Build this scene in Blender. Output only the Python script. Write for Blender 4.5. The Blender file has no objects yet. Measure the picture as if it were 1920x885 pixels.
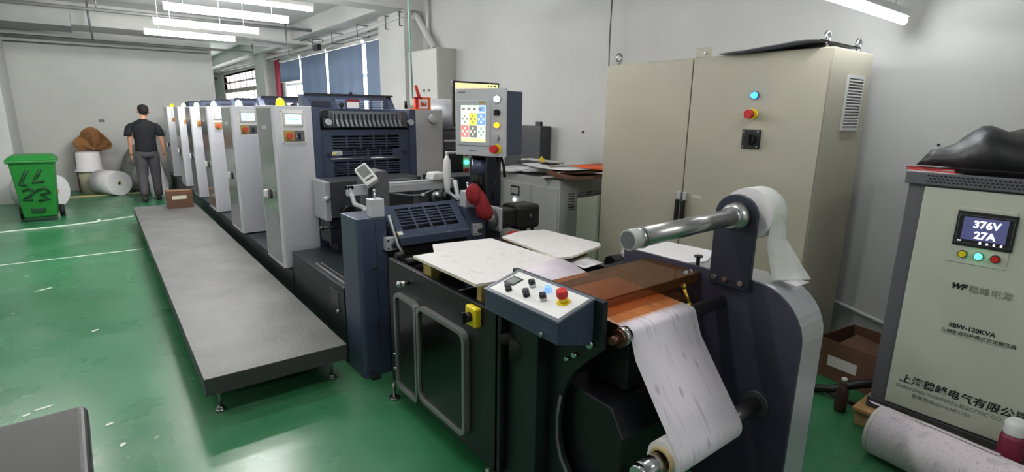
import bpy, bmesh, math, random
from mathutils import Vector, Matrix, Euler
random.seed(7)
S = bpy.context.scene
COL = S.collection

# ------------------------------------------------------------------ camera
CAM_H = 1.65
cd = bpy.data.cameras.new('camera'); cam = bpy.data.objects.new('camera', cd); COL.objects.link(cam)
R_ = Vector((0.79222678, -0.61004403, 0.01493321)); U_ = Vector((0.12515016, 0.1863789, 0.97447439)); F_ = Vector((0.59725552, 0.77013582, -0.22400147))
m3 = Matrix((R_, U_, -F_)).transposed()
cam.matrix_world = Matrix.Translation((0, 0, CAM_H)) @ m3.to_4x4()
cd.sensor_width = 36; cd.lens = 991.97/1920*36; cd.clip_start = 0.05; cd.clip_end = 200
S.camera = cam
# ------------------------------------------------------------------ light and exposure
S.view_settings.view_transform = 'Standard'; S.view_settings.look = 'None'
S.view_settings.exposure = 1.1; S.view_settings.gamma = 1.0; S.view_settings.use_curve_mapping = False
W = bpy.data.worlds.new('sky'); S.world = W; W.use_nodes = True
bg = W.node_tree.nodes['Background']; bg.inputs[0].default_value = (0.97, 0.98, 1, 1); bg.inputs[1].default_value = 3.6
TUBE_POWER = 95.0          # emission strength of the fluorescent tubes

# ------------------------------------------------------------------ materials
def lin(c):
    c = c/255.0
    return c/12.92 if c <= 0.04045 else ((c+0.055)/1.055)**2.4
def rgb(t): return (lin(t[0]), lin(t[1]), lin(t[2]), 1)
MATS = {}
def M(name, col, rough=0.5, metal=0.0, emis=0.0, mott=0.0, mscale=3.0, bump=0.0, bscale=40.0, coat=0.0, trans=0.0, alpha=1.0, spec=None, col2=None):
    m = bpy.data.materials.new(name); m.use_nodes = True; MATS[name] = m
    nt = m.node_tree; b = nt.nodes['Principled BSDF']
    b.inputs['Base Color'].default_value = rgb(col); b.inputs['Roughness'].default_value = rough; b.inputs['Metallic'].default_value = metal
    if spec is not None: b.inputs['Specular IOR Level'].default_value = spec
    if coat: b.inputs['Coat Weight'].default_value = coat; b.inputs['Coat Roughness'].default_value = 0.1
    if trans: b.inputs['Transmission Weight'].default_value = trans
    if alpha < 1: b.inputs['Alpha'].default_value = alpha
    if emis: b.inputs['Emission Color'].default_value = rgb(col); b.inputs['Emission Strength'].default_value = emis
    tc = nt.nodes.new('ShaderNodeTexCoord')
    if mott:
        n = nt.nodes.new('ShaderNodeTexNoise'); n.inputs['Scale'].default_value = mscale; n.inputs['Detail'].default_value = 6; n.inputs['Roughness'].default_value = .6
        nt.links.new(tc.outputs['Object'], n.inputs['Vector'])
        r = nt.nodes.new('ShaderNodeValToRGB'); r.color_ramp.elements[0].position = 0.35; r.color_ramp.elements[1].position = 0.68
        c2 = col2 or tuple(max(0, x*(1-mott)) for x in col)
        r.color_ramp.elements[0].color = rgb(c2); r.color_ramp.elements[1].color = rgb(col)
        nt.links.new(n.outputs['Fac'], r.inputs['Fac']); nt.links.new(r.outputs['Color'], b.inputs['Base Color'])
    if bump:
        n = nt.nodes.new('ShaderNodeTexNoise'); n.inputs['Scale'].default_value = bscale; n.inputs['Detail'].default_value = 4
        nt.links.new(tc.outputs['Object'], n.inputs['Vector'])
        bp = nt.nodes.new('ShaderNodeBump'); bp.inputs['Strength'].default_value = bump; bp.inputs['Distance'].default_value = 0.01
        nt.links.new(n.outputs['Fac'], bp.inputs['Height']); nt.links.new(bp.outputs['Normal'], b.inputs['Normal'])
    return m

M('wall', (200, 200, 198), .9, mott=.04, mscale=1.2, bump=.05)
M('wall_far', (196, 196, 192), .9, mott=.05, mscale=.8)
M('ceiling', (205, 205, 205), .9)
M('concrete_grey', (150, 150, 150), .9, mott=.08)
M('tower_white', (216, 216, 222), .3, .35, mott=.02, mscale=2)
M('tower_side_shaded', (165, 170, 170), .14, .75)  # darker than the tower front: shading of the side put into the colour
M('cab_grey', (168, 166, 166), .45)
M('navy', (70, 79, 102), .36, .25, mott=.1, mscale=4)
M('navy_dark', (38, 42, 56), .4, .2)
M('purple_navy', (56, 54, 72), .5, .1)
M('black_paint', (18, 19, 25), .42)
M('black_green', (20, 30, 32), .45)
M('dark_grey', (62, 62, 66), .45)
M('mid_grey', (98, 98, 102), .45)
M('rim_grey', (112, 116, 128), .35, .3)
M('brushed', (196, 194, 196), .28, 1.0)
M('head_grey', (88, 87, 92), .5)
M('platform', (98, 98, 98), .55, mott=.22, mscale=2.2, bump=.15, bscale=60)
M('platform_edge', (58, 58, 58), .6)
M('black', (14, 14, 16), .5)
M('black_gloss', (10, 10, 12), .12)
M('rubber', (18, 18, 20), .7)
M('panel_dark', (30, 31, 34), .22)
M('door_frame', (140, 142, 142), .35, .6)
M('chrome', (200, 200, 205), .15, 1.0)
M('steel', (170, 170, 172), .3, 1.0)
M('steel_dark', (90, 88, 90), .35, .9)
M('silver_paint', (186, 188, 192), .4, .3)
M('wrap_grey', (182, 184, 190), .35, .3)
M('light_grey', (190, 190, 188), .5)
M('white_plastic', (222, 222, 220), .4)
M('lcd', (190, 235, 240), .3, emis=.9)
M('lcd_dim', (120, 125, 122), .3)
M('red', (190, 35, 30), .4)
M('dark_red', (135, 22, 30), .8)
M('estop_red', (200, 70, 50), .4)
M('orange', (215, 85, 25), .5)
M('yellow', (228, 205, 30), .4)
M('mustard', (170, 150, 70), .5)
M('beacon_yellow', (220, 225, 20), .25, emis=.35)
M('beacon_green', (165, 240, 150), .25, emis=1.2)
M('led_blue', (40, 110, 255), .3, emis=3.0)
M('led_green', (60, 240, 150), .3, emis=2.5)
M('led_white', (240, 250, 255), .3, emis=2.0)
M('led_orange', (255, 140, 20), .3, emis=1.6)
M('beige', (172, 168, 150), .5, mott=.03, mscale=1.5)
M('beige_green', (168, 175, 158), .5)
M('stab_white', (186, 190, 176), .45)
M('stab_grey', (92, 90, 96), .5)
M('gray_cab', (192, 192, 188), .5)
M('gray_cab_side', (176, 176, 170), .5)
M('paper', (225, 222, 225), .8)
M('paper_shade', (205, 200, 196), .8)
M('paper_yellowed', (214, 208, 190), .8)
M('cardboard', (150, 105, 65), .85, mott=.12, mscale=5)
M('bottle_brown', (52, 34, 30), .4)
M('cardboard_dark', (108, 76, 58), .85, mott=.12, mscale=5)
M('wood', (176, 140, 88), .7, mott=.2, mscale=12)
M('wood_block', (196, 172, 96), .7, mott=.15, mscale=20)
am_ = M('amber', (104, 76, 50), .08)
nt_ = am_.node_tree; tp_ = nt_.nodes.new('ShaderNodeBsdfTransparent'); tp_.inputs[0].default_value = rgb((238, 186, 140)); mxs = nt_.nodes.new('ShaderNodeMixShader'); mxs.inputs[0].default_value = .6
out_ = [n for n in nt_.nodes if n.type == 'OUTPUT_MATERIAL'][0]; nt_.links.new(nt_.nodes['Principled BSDF'].outputs[0], mxs.inputs[1]); nt_.links.new(tp_.outputs[0], mxs.inputs[2]); nt_.links.new(mxs.outputs[0], out_.inputs[0])
M('core_card', (190, 170, 125), .8)
M('green_bin', (24, 118, 42), .4)
M('graffiti', (8, 60, 28), .6)
M('grey_wrap', (118, 120, 116), .3, mott=.3, mscale=6, bump=.6, bscale=12)
M('film', (170, 165, 140), .25, mott=.15, mscale=5)
bm_ = M('blind', (158, 174, 194), .85, mott=.05, mscale=2)
nt_ = bm_.node_tree; tl_ = nt_.nodes.new('ShaderNodeBsdfTranslucent'); tl_.inputs[0].default_value = rgb((112, 130, 154)); mxs = nt_.nodes.new('ShaderNodeMixShader'); mxs.inputs[0].default_value = .35
out_ = [n for n in nt_.nodes if n.type == 'OUTPUT_MATERIAL'][0]; nt_.links.new(nt_.nodes['Principled BSDF'].outputs[0], mxs.inputs[1]); nt_.links.new(tl_.outputs[0], mxs.inputs[2]); nt_.links.new(mxs.outputs[0], out_.inputs[0])
ac_ = M('amber_clear', (120, 80, 50), .08)
nt_ = ac_.node_tree; tp_ = nt_.nodes.new('ShaderNodeBsdfTransparent'); tp_.inputs[0].default_value = rgb((250, 226, 200)); mxs = nt_.nodes.new('ShaderNodeMixShader'); mxs.inputs[0].default_value = .93
out_ = [n for n in nt_.nodes if n.type == 'OUTPUT_MATERIAL'][0]; nt_.links.new(nt_.nodes['Principled BSDF'].outputs[0], mxs.inputs[1]); nt_.links.new(tp_.outputs[0], mxs.inputs[2]); nt_.links.new(mxs.outputs[0], out_.inputs[0])
M('frame_dark', (165, 152, 152), .6)
M('frame_white', (215, 215, 212), .5)
M('red_pipe', (135, 40, 60), .5)
M('pipe_grey', (120, 120, 120), .5, .3)
M('pipe_white', (200, 200, 198), .5)
M('green_cable', (110, 165, 145), .5)
M('skin', (190, 135, 110), .6)
M('hair', (22, 20, 20), .8)
M('shirt', (16, 16, 23), .85)
M('trousers', (72, 69, 74), .85)
M('shoe', (38, 42, 44), .6)
M('vinyl', (24, 23, 26), .5, bump=.05, bscale=8)
M('black_bag', (30, 28, 32), .45, bump=.8, bscale=9)
M('maroon', (120, 30, 60), .5)
M('screen_desktop', (225, 190, 150), .3, emis=.5)
M('screen_white', (235, 235, 225), .3, emis=.55)
M('screen_yellow', (240, 225, 80), .3, emis=.5)
M('screen_blue', (110, 150, 220), .3, emis=.5)
M('screen_pink', (240, 120, 120), .3, emis=.5)
M('screen_green', (200, 225, 205), .3, emis=.5)
M('screen_grey', (120, 120, 110), .3, emis=.4)
M('screen_cream', (240, 220, 150), .3, emis=.5)
M('lcd_navy', (70, 72, 110), .3, emis=.35)
M('digit', (235, 240, 250), .3, emis=1.1)
M('ink', (20, 20, 22), .6)
M('ink_soft', (118, 122, 112), .6)
M('brass', (190, 165, 70), .35, .8)
M('tube_light', (253, 252, 250), .3, emis=TUBE_POWER)
M('tube_light_soft', (250, 252, 255), .3, emis=20.0)
M('tube_light_near', (253, 252, 250), .3, emis=50.0)
M('white_line', (205, 215, 205), .7)
M('copper_shade', (110, 75, 65), .3, .7)

def floor_mat():
    m = bpy.data.materials.new('floor_green'); m.use_nodes = True; MATS['floor_green'] = m
    nt = m.node_tree; b = nt.nodes['Principled BSDF']; tc = nt.nodes.new('ShaderNodeTexCoord')
    def noise(scale, det=5):
        n = nt.nodes.new('ShaderNodeTexNoise'); n.inputs['Scale'].default_value = scale; n.inputs['Detail'].default_value = det
        nt.links.new(tc.outputs['Object'], n.inputs['Vector']); return n
    n1 = noise(.7); r1 = nt.nodes.new('ShaderNodeValToRGB')
    r1.color_ramp.elements[0].position = .3; r1.color_ramp.elements[0].color = rgb((36, 98, 60))
    r1.color_ramp.elements[1].position = .72; r1.color_ramp.elements[1].color = rgb((58, 124, 84))
    nt.links.new(n1.outputs['Fac'], r1.inputs['Fac'])
    # dusty, scuffed patches and small paint chips
    n2 = noise(2.3, 8); r2 = nt.nodes.new('ShaderNodeValToRGB'); r2.color_ramp.elements[0].position = .52; r2.color_ramp.elements[0].color = (0, 0, 0, 1)
    r2.color_ramp.elements[1].position = .8; r2.color_ramp.elements[1].color = (.32, .32, .32, 1)
    nt.links.new(n2.outputs['Fac'], r2.inputs['Fac'])
    mx = nt.nodes.new('ShaderNodeMix'); mx.data_type = 'RGBA'; mx.inputs[7].default_value = rgb((120, 150, 125))
    nt.links.new(r2.outputs['Color'], mx.inputs[0]); nt.links.new(r1.outputs['Color'], mx.inputs[6])
    n3 = noise(9, 4); r3 = nt.nodes.new('ShaderNodeValToRGB'); r3.color_ramp.elements[0].position = .735; r3.color_ramp.elements[0].color = (0, 0, 0, 1)
    r3.color_ramp.elements[1].position = .76; r3.color_ramp.elements[1].color = (.55, .55, .55, 1)
    nt.links.new(n3.outputs['Fac'], r3.inputs['Fac'])
    mx2 = nt.nodes.new('ShaderNodeMix'); mx2.data_type = 'RGBA'; mx2.inputs[7].default_value = rgb((165, 190, 165))
    nt.links.new(r3.outputs['Color'], mx2.inputs[0]); nt.links.new(mx.outputs[2], mx2.inputs[6])
    nt.links.new(mx2.outputs[2], b.inputs['Base Color'])
    n4 = noise(1.6, 6); mr = nt.nodes.new('ShaderNodeMapRange'); mr.inputs[3].default_value = .16; mr.inputs[4].default_value = .42
    nt.links.new(n4.outputs['Fac'], mr.inputs[0]); nt.links.new(mr.outputs[0], b.inputs['Roughness'])
    n5 = noise(5, 3); bp = nt.nodes.new('ShaderNodeBump'); bp.inputs['Strength'].default_value = .12; bp.inputs['Distance'].default_value = .01
    nt.links.new(n5.outputs['Fac'], bp.inputs['Height']); nt.links.new(bp.outputs['Normal'], b.inputs['Normal'])
floor_mat()

def print_mat(name, base, ink, kind):
    """printed label stock: thin outlines, small drawings and text-like specks; kind 'web' has long streaks along v"""
    m = bpy.data.materials.new(name); m.use_nodes = True; MATS[name] = m
    nt = m.node_tree; b = nt.nodes['Principled BSDF']; b.inputs['Roughness'].default_value = .6 if kind == 'web' else .75
    tc = nt.nodes.new('ShaderNodeTexCoord'); src = tc.outputs['UV'] if kind == 'web' else tc.outputs['Object']
    def mapped(sc):
        mp = nt.nodes.new('ShaderNodeMapping'); mp.inputs['Scale'].default_value = sc; nt.links.new(src, mp.inputs['Vector']); return mp.outputs[0]
    def ramp(out, p0, p1, inv=False, top=1.0):
        r = nt.nodes.new('ShaderNodeValToRGB'); r.color_ramp.elements[0].position = p0; r.color_ramp.elements[1].position = p1
        a, c = (top, 0) if inv else (0, top)
        r.color_ramp.elements[0].color = (a, a, a, 1); r.color_ramp.elements[1].color = (c, c, c, 1)
        nt.links.new(out, r.inputs['Fac']); return r.outputs['Color']
    def tex(kindt, vec, scale, det=3):
        if kindt == 'n':
            n = nt.nodes.new('ShaderNodeTexNoise'); n.inputs['Detail'].default_value = det; o = 'Fac'
        else:
            n = nt.nodes.new('ShaderNodeTexVoronoi'); n.feature = kindt; o = 'Distance'
        n.inputs['Scale'].default_value = scale; nt.links.new(vec, n.inputs['Vector']); return n.outputs[o]
    if kind == 'web':
        masks = [ramp(tex('n', mapped((1, .035, 1)), 95, 2), .62, .72, top=.6), ramp(tex('F1', mapped((1, .5, 1)), 17), .10, .22, True, .5),
                 ramp(tex('n', mapped((1, .1, 1)), 40, 3), .6, .7, top=.35)]
    else:
        masks = [ramp(tex('n', mapped((1, 2.5, 1)), 60, 3), .60, .68, top=.42), ramp(tex('F1', mapped((1, 1, 1)), 16), .10, .2, True, .14),
                 ramp(tex('n', mapped((1, 1, 1)), 14, 5), .58, .66, top=.25)]
    cur = None
    for mk in masks:
        mx = nt.nodes.new('ShaderNodeMix'); mx.data_type = 'RGBA'
        nt.links.new(mk, mx.inputs[0])
        if cur is None: mx.inputs[6].default_value = rgb(base)
        else: nt.links.new(cur, mx.inputs[6])
        mx.inputs[7].default_value = rgb(ink); cur = mx.outputs[2]
    nt.links.new(cur, b.inputs['Base Color'])
print_mat('web_print', (234, 227, 238), (150, 142, 158), 'web')
print_mat('sheet_print', (216, 212, 211), (160, 158, 160), 'sheet')
print_mat('sheet_print_lilac', (216, 206, 216), (165, 158, 165), 'sheet')
print_mat('roll_print', (224, 214, 222), (110, 102, 112), 'sheet')
print_mat('label_print', (226, 227, 224), (196, 202, 210), 'sheet')

# ------------------------------------------------------------------ mesh helpers
class MB:
    def __init__(s): s.bm = bmesh.new(); s.T = Matrix.Identity(4); s.uv = None
    def v(s, p): return s.bm.verts.new(s.T @ Vector(p))
    def face(s, vs, smooth=False):
        try:
            f = s.bm.faces.new(vs); f.smooth = smooth; return f
        except ValueError: return None
    def box(s, x0, x1, y0, y1, z0, z1):
        v = [s.v(p) for p in ((x0,y0,z0),(x1,y0,z0),(x1,y1,z0),(x0,y1,z0),(x0,y0,z1),(x1,y0,z1),(x1,y1,z1),(x0,y1,z1))]
        for q in ((3,2,1,0),(4,5,6,7),(0,1,5,4),(1,2,6,5),(2,3,7,6),(3,0,4,7)): s.face([v[i] for i in q])
        return s
    def hexa(s, pts):
        v = [s.v(p) for p in pts]
        for q in ((3,2,1,0),(4,5,6,7),(0,1,5,4),(1,2,6,5),(2,3,7,6),(3,0,4,7)): s.face([v[i] for i in q])
        return s
    def prism(s, poly, axis, a, b):
        def P(q, t): return {'x': (t, q[0], q[1]), 'y': (q[0], t, q[1]), 'z': (q[0], q[1], t)}[axis]
        A = [s.v(P(q, a)) for q in poly]; B = [s.v(P(q, b)) for q in poly]; n = len(poly)
        s.face(A); s.face(B[::-1])
        for i in range(n): s.face([A[i], B[i], B[(i+1) % n], A[(i+1) % n]], False)
        return s
    def cyl(s, p0, p1, r0, r1=None, n=24, caps=True):
        r1 = r0 if r1 is None else r1
        p0 = Vector(p0); p1 = Vector(p1); d = (p1-p0).normalized()
        a = d.orthogonal().normalized(); b = d.cross(a)
        c = [(math.cos(2*math.pi*i/n), math.sin(2*math.pi*i/n)) for i in range(n)]
        A = [s.v(p0+(a*x+b*y)*r0) for x, y in c]; B = [s.v(p1+(a*x+b*y)*r1) for x, y in c]
        for i in range(n): s.face([A[i], A[(i+1) % n], B[(i+1) % n], B[i]], True)
        if caps: s.face(A[::-1]); s.face(B)
        return s
    def ring(s, p0, p1, ro, ri, n=32):
        p0 = Vector(p0); p1 = Vector(p1); d = (p1-p0).normalized(); a = d.orthogonal().normalized(); b = d.cross(a)
        c = [(math.cos(2*math.pi*i/n), math.sin(2*math.pi*i/n)) for i in range(n)]
        L = [[s.v(p+(a*x+b*y)*r) for x, y in c] for p, r in ((p0, ro), (p1, ro), (p1, ri), (p0, ri))]
        for k in range(4):
            A, B = L[k], L[(k+1) % 4]
            for i in range(n): s.face([A[i], A[(i+1) % n], B[(i+1) % n], B[i]], k in (0, 2))
        return s
    def tube(s, pts, r, n=8, closed=False):
        pts = [Vector(p) for p in pts]; rings = []; up = None; N = len(pts)
        for i, p in enumerate(pts):
            if closed: d = (pts[(i+1) % N]-pts[i-1]).normalized()
            else: d = (pts[min(i+1, N-1)]-pts[max(i-1, 0)]).normalized()
            if up is None: up = d.orthogonal().normalized()
            up = (up-d*up.dot(d)); up = up.normalized() if up.length > 1e-6 else d.orthogonal().normalized()
            b = d.cross(up)
            rings.append([s.v(p+(up*math.cos(2*math.pi*k/n)+b*math.sin(2*math.pi*k/n))*r) for k in range(n)])
        for i in range(N if closed else N-1):
            A, B = rings[i], rings[(i+1) % N]
            for k in range(n): s.face([A[k], A[(k+1) % n], B[(k+1) % n], B[k]], True)
        if not closed: s.face(rings[0][::-1]); s.face(rings[-1])
        return s
    def lathe(s, prof, c, n=24, axis='z', sx=1, sy=1):
        rings = []
        for r, h in prof:
            row = []
            for k in range(n):
                a = 2*math.pi*k/n; x, y = r*math.cos(a)*sx, r*math.sin(a)*sy
                p = {'z': (x, y, h), 'x': (h, x, y), 'y': (x, h, y)}[axis]
                row.append(s.v((c[0]+p[0], c[1]+p[1], c[2]+p[2])))
            rings.append(row)
        for i in range(len(rings)-1):
            A, B = rings[i], rings[i+1]
            for k in range(n): s.face([A[k], A[(k+1) % n], B[(k+1) % n], B[k]], True)
        s.face(rings[0][::-1]); s.face(rings[-1])
        return s
    def dome(s, c, r, h=None, n=20, m=8):
        h = h or r
        return s.lathe([(max(r*math.cos(t*math.pi/2/m), .0005), h*math.sin(t*math.pi/2/m)) for t in range(m+1)], c, n)
    def ball(s, c, r, n=16, m=10, sz=1):
        return s.lathe([(max(r*math.sin(t*math.pi/m), .0003), -r*sz*math.cos(t*math.pi/m)) for t in range(m+1)], c, n)
    def ribbon(s, left, right, th=0.0015, nx=1):
        """strip between two polylines; UV in metres (u across, v along)"""
        uvl = s.bm.loops.layers.uv.verify()
        left = [Vector(p) for p in left]; right = [Vector(p) for p in right]; n = len(left)
        L = [0]
        for i in range(1, n): L.append(L[-1]+(left[i]-left[i-1]).length)
        w = (right[0]-left[0]).length
        nor = []
        for i in range(n):
            d = left[min(i+1, n-1)]-left[max(i-1, 0)]; nor.append(d.cross(right[i]-left[i]).normalized())
        for sgn in (0, 1):
            G = [[s.v(left[i].lerp(right[i], j/nx)+nor[i]*th*(-sgn)) for j in range(nx+1)] for i in range(n)]
            for i in range(n-1):
                for j in range(nx):
                    q = [G[i][j], G[i][j+1], G[i+1][j+1], G[i+1][j]]; uv = [(w*j/nx, L[i]), (w*(j+1)/nx, L[i]), (w*(j+1)/nx, L[i+1]), (w*j/nx, L[i+1])]
                    if sgn: q = q[::-1]; uv = uv[::-1]
                    f = s.face(q, True)
                    if f:
                        for lp, c in zip(f.loops, uv): lp[uvl].uv = c
            if sgn == 0: top = G
            else: bot = G
        for A, B in ((0, 0), (nx, nx)):
            for i in range(n-1): s.face([top[i][A], top[i+1][A], bot[i+1][A], bot[i][A]])
        s.face([top[0][0], bot[0][0], bot[0][nx], top[0][nx]]) if nx == 1 else None
        return s

def wloc(o):
    v = Vector((0, 0, 0)); R = Matrix.Identity(4)
    while o: R = Matrix.LocRotScale(o.location, o.rotation_euler, None) @ R; o = o.parent
    return R
def build(mb, name, mat, parent=None, bevel=0.0, seg=2, local=False, origin=None, recalc=True):
    """one mesh object; vertices are given in world space unless local=True"""
    me = bpy.data.meshes.new(name)
    if recalc: bmesh.ops.recalc_face_normals(mb.bm, faces=mb.bm.faces)
    vs = mb.bm.verts
    if origin is None:
        xs = [v.co.x for v in vs]; ys = [v.co.y for v in vs]; zs = [v.co.z for v in vs]
        org = Vector(((min(xs)+max(xs))/2, (min(ys)+max(ys))/2, min(zs)))
    else: org = Vector(origin)
    Pi = wloc(parent).inverted() if parent is not None else Matrix.Identity(4)
    if local:                       # vertices given in the frame of the whole thing
        root = parent
        while root.parent: root = root.parent
        Pi = Pi @ wloc(root)
    lorg = Pi @ org
    for v in vs: v.co = Pi @ v.co - lorg
    mb.bm.to_mesh(me); mb.bm.free()
    o = bpy.data.objects.new(name, me); COL.objects.link(o); o.location = lorg; o.parent = parent
    me.materials.append(MATS[mat] if isinstance(mat, str) else mat)
    if bevel:
        b = o.modifiers.new('bevel', 'BEVEL'); b.width = bevel; b.segments = seg; b.limit_method = 'ANGLE'; b.angle_limit = math.radians(40)
    return o
def tag(o, label=None, cat=None, group=None, kind=None):
    if label: o['label'] = label
    if cat: o['category'] = cat
    if group: o['group'] = group
    if kind: o['kind'] = kind
    return o
def thing(name, label, cat, loc, rz=0.0, group=None):
    o = bpy.data.objects.new(name, None); o.empty_display_size = .1; COL.objects.link(o)
    o.location = loc; o.rotation_euler = (0, 0, rz); return tag(o, label, cat, group)
def struct(mb, name, mat, bevel=0, label=None):
    o = build(mb, name, mat, None, bevel); o['kind'] = 'structure'
    o['label'] = label or name.replace('_', ' '); o['category'] = name.split('_')[0]
    return o
def children(o): return [c for c in bpy.data.objects if c.parent == o]
def copy_tree(o, parent=None):
    c = o.copy(); COL.objects.link(c); c.parent = parent
    for ch in children(o): copy_tree(ch, c)
    return c
def B(*a): return MB().box(*a)
def arc(cx, cy, r, a0, a1, n=8): return [(cx+r*math.cos(math.radians(a0+(a1-a0)*i/n)), cy+r*math.sin(math.radians(a0+(a1-a0)*i/n))) for i in range(n+1)]
def rrect(x0, x1, z0, z1, r, n=5):
    return arc(x1-r, z1-r, r, 0, 90, n)+arc(x0+r, z1-r, r, 90, 180, n)+arc(x0+r, z0+r, r, 180, 270, n)+arc(x1-r, z0+r, r, 270, 360, n)
def text(body, size, mat, parent, M4, name='lettering', ext=.0006, shear=0, align='LEFT', bold=0.0, squeeze=1):
    c = bpy.data.curves.new('txt', 'FONT'); c.body = body; c.size = size; c.extrude = ext; c.shear = shear; c.align_x = align; c.offset = bold; c.resolution_u = 3
    c.space_character = squeeze
    o = bpy.data.objects.new('txt', c); COL.objects.link(o)
    me = bpy.data.meshes.new_from_object(o.evaluated_get(bpy.context.evaluated_depsgraph_get()))
    bpy.data.objects.remove(o); bpy.data.curves.remove(c)
    Pi = wloc(parent).inverted() if parent else Matrix.Identity(4)
    org = Pi @ M4.translation
    me.transform(Matrix.Translation(-org) @ Pi @ M4)
    me.name = name; me.materials.clear(); me.materials.append(MATS[mat])
    t = bpy.data.objects.new(name, me); COL.objects.link(t); t.parent = parent; t.location = org
    return t
def face_mx(loc):   # text on a plane facing -X: runs towards -Y
    return Matrix.Translation(loc) @ Matrix(((0, 0, -1, 0), (-1, 0, 0, 0), (0, 1, 0, 0), (0, 0, 0, 1)))
def face_my(loc):   # text on a plane facing -Y: runs towards +X
    return Matrix.Translation(loc) @ Matrix(((1, 0, 0, 0), (0, 0, -1, 0), (0, 1, 0, 0), (0, 0, 0, 1)))
def slotted(mb, x0, x1, z0, z1, y0, y1, bands):
    """panel in the xz plane with real slots; bands = (za, zb, xa, xb, rows, cols)"""
    z = z0
    for za, zb, xa, xb, nr, nc in sorted(bands):
        mb.box(x0, x1, y0, y1, z, za)
        mb.box(x0, xa, y0, y1, za, zb); mb.box(xb, x1, y0, y1, za, zb)
        h = (zb-za)/nr
        for i in range(nr):
            if i: mb.box(xa, xb, y0, y1, za+i*h-h*.22, za+i*h+h*.22)
        w = (xb-xa)/nc
        for j in range(1, nc): mb.box(xa+j*w-.007, xa+j*w+.007, y0-.0005, y1, za, zb)
        z = zb
    mb.box(x0, x1, y0, y1, z, z1)
    return mb

# ================================================================== the room
XW = 4.3        # right wall plane
struct(B(-2.3, 4.5, -4, 28, -.2, 0), 'floor', 'floor_green', label='glossy green painted factory floor')
struct(B(-2.3, 4.5, -4, 28, 3.5, 3.7), 'ceiling', 'ceiling', label='white painted ceiling')
mb = MB()
def wall_x(mb, y0, y1, z0, z1): mb.box(XW, XW+.2, y0, y1, z0, z1)
wall_x(mb, -4, 8.95, 0, 3.5); wall_x(mb, 15.95, 17.9, 0, 3.5); wall_x(mb, 24.6, 28, 0, 3.5)
wall_x(mb, 8.95, 15.95, 0, 1.0); wall_x(mb, 8.95, 15.95, 2.98, 3.5)
wall_x(mb, 17.9, 24.6, 0, 1.0); wall_x(mb, 17.9, 24.6, 3.0, 3.5)
struct(mb, 'wall_right', 'wall', label='long white plastered wall behind the press')
struct(B(-2.3, 2.25, 14, 14.2, 0, 3.5), 'wall_far', 'wall_far', label='plain white partition wall at the far end')
struct(B(-2.5, 4.5, 28, 28.2, 0, 3.5), 'wall_end', 'wall', label='white wall of the bay beyond the partition')
struct(B(-2.5, -2.3, -4, 28, 0, 3.5), 'wall_left', 'wall', label='white wall on the left side')
struct(B(-2.5, 4.5, -4.2, -4, 0, 3.5), 'wall_back', 'wall', label='white wall behind the camera')
struct(B(-1.75, -1.18, 12.5, 14, 0, 3.5), 'trim_1', 'wall', label='white square pillar at the far left corner')
struct(B(3.98, 4.3, 7.95, 8.9, 0, 3.5), 'trim_2', 'wall', label='white column between the blinds and the wall cabinet')
struct(B(3.95, 4.3, 16.6, 17.7, 0, 3.5), 'trim_3', 'wall', label='white column beside the red pipe')
struct(B(-1.2, 4.3, 7.9, 8.3, 3.2, 3.5), 'trim_4', 'wall', label='white ceiling beam meeting the column')
struct(B(-2.3, 4.3, 12.95, 14.0, 3.12, 3.5), 'trim_5', 'wall_far', label='grey white ceiling beam above the far wall')
struct(B(-1.6, -.12, 12.0, 13.0, 2.98, 3.3), 'trim_6', 'concrete_grey', label='dark grey duct block under the ceiling at top left')
struct(B(3.7, 4.3, 8.3, 27.9, 3.2, 3.5), 'trim_7', 'wall', label='long white ceiling beam above the windows')
# windows
def window(n, y0, y1, z0, z1, vs, hs, label, t=.035, fm='frame_white'):
    w = thing('window_%d' % n, label, 'window', (XW, (y0+y1)/2, z0)); w['kind'] = 'structure'
    mb = MB(); mb.box(XW+.02, XW+.1, y0, y0+.06, z0, z1).box(XW+.02, XW+.1, y1-.06, y1, z0, z1).box(XW+.02, XW+.1, y0+.06, y1-.06, z0, z0+.06).box(XW+.02, XW+.1, y0+.06, y1-.06, z1-.06, z1)
    build(mb, 'window_frame', fm, w)
    mb = MB()
    for y in vs: mb.box(XW+.03, XW+.09, y-t, y+t, z0+.06, z1-.06)
    for z in hs:
        e = [y0+.06]+[q for y in sorted(vs) for q in (y-t, y+t)]+[y1-.06]
        for i in range(0, len(e), 2): mb.box(XW+.035, XW+.085, e[i], e[i+1], z-t, z+t)
    build(mb, 'mullions', fm, w)
window(1, 8.95, 15.95, 1.0, 2.98, [10.05, 12.15, 14.05, 14.95], [2.35], 'tall window band behind the blue blinds')
window(2, 17.9, 24.6, 1.0, 3.0, [18.85+i*.96 for i in range(6)], [2.35], 'far grid window of small panes beyond the column', .04, 'frame_dark')
window(3, 17.9, 24.6, 2.38, 2.99, [18.4+i*.48 for i in range(13)], [2.68], 'small paned top row of the far grid window', .025, 'frame_dark')
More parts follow.
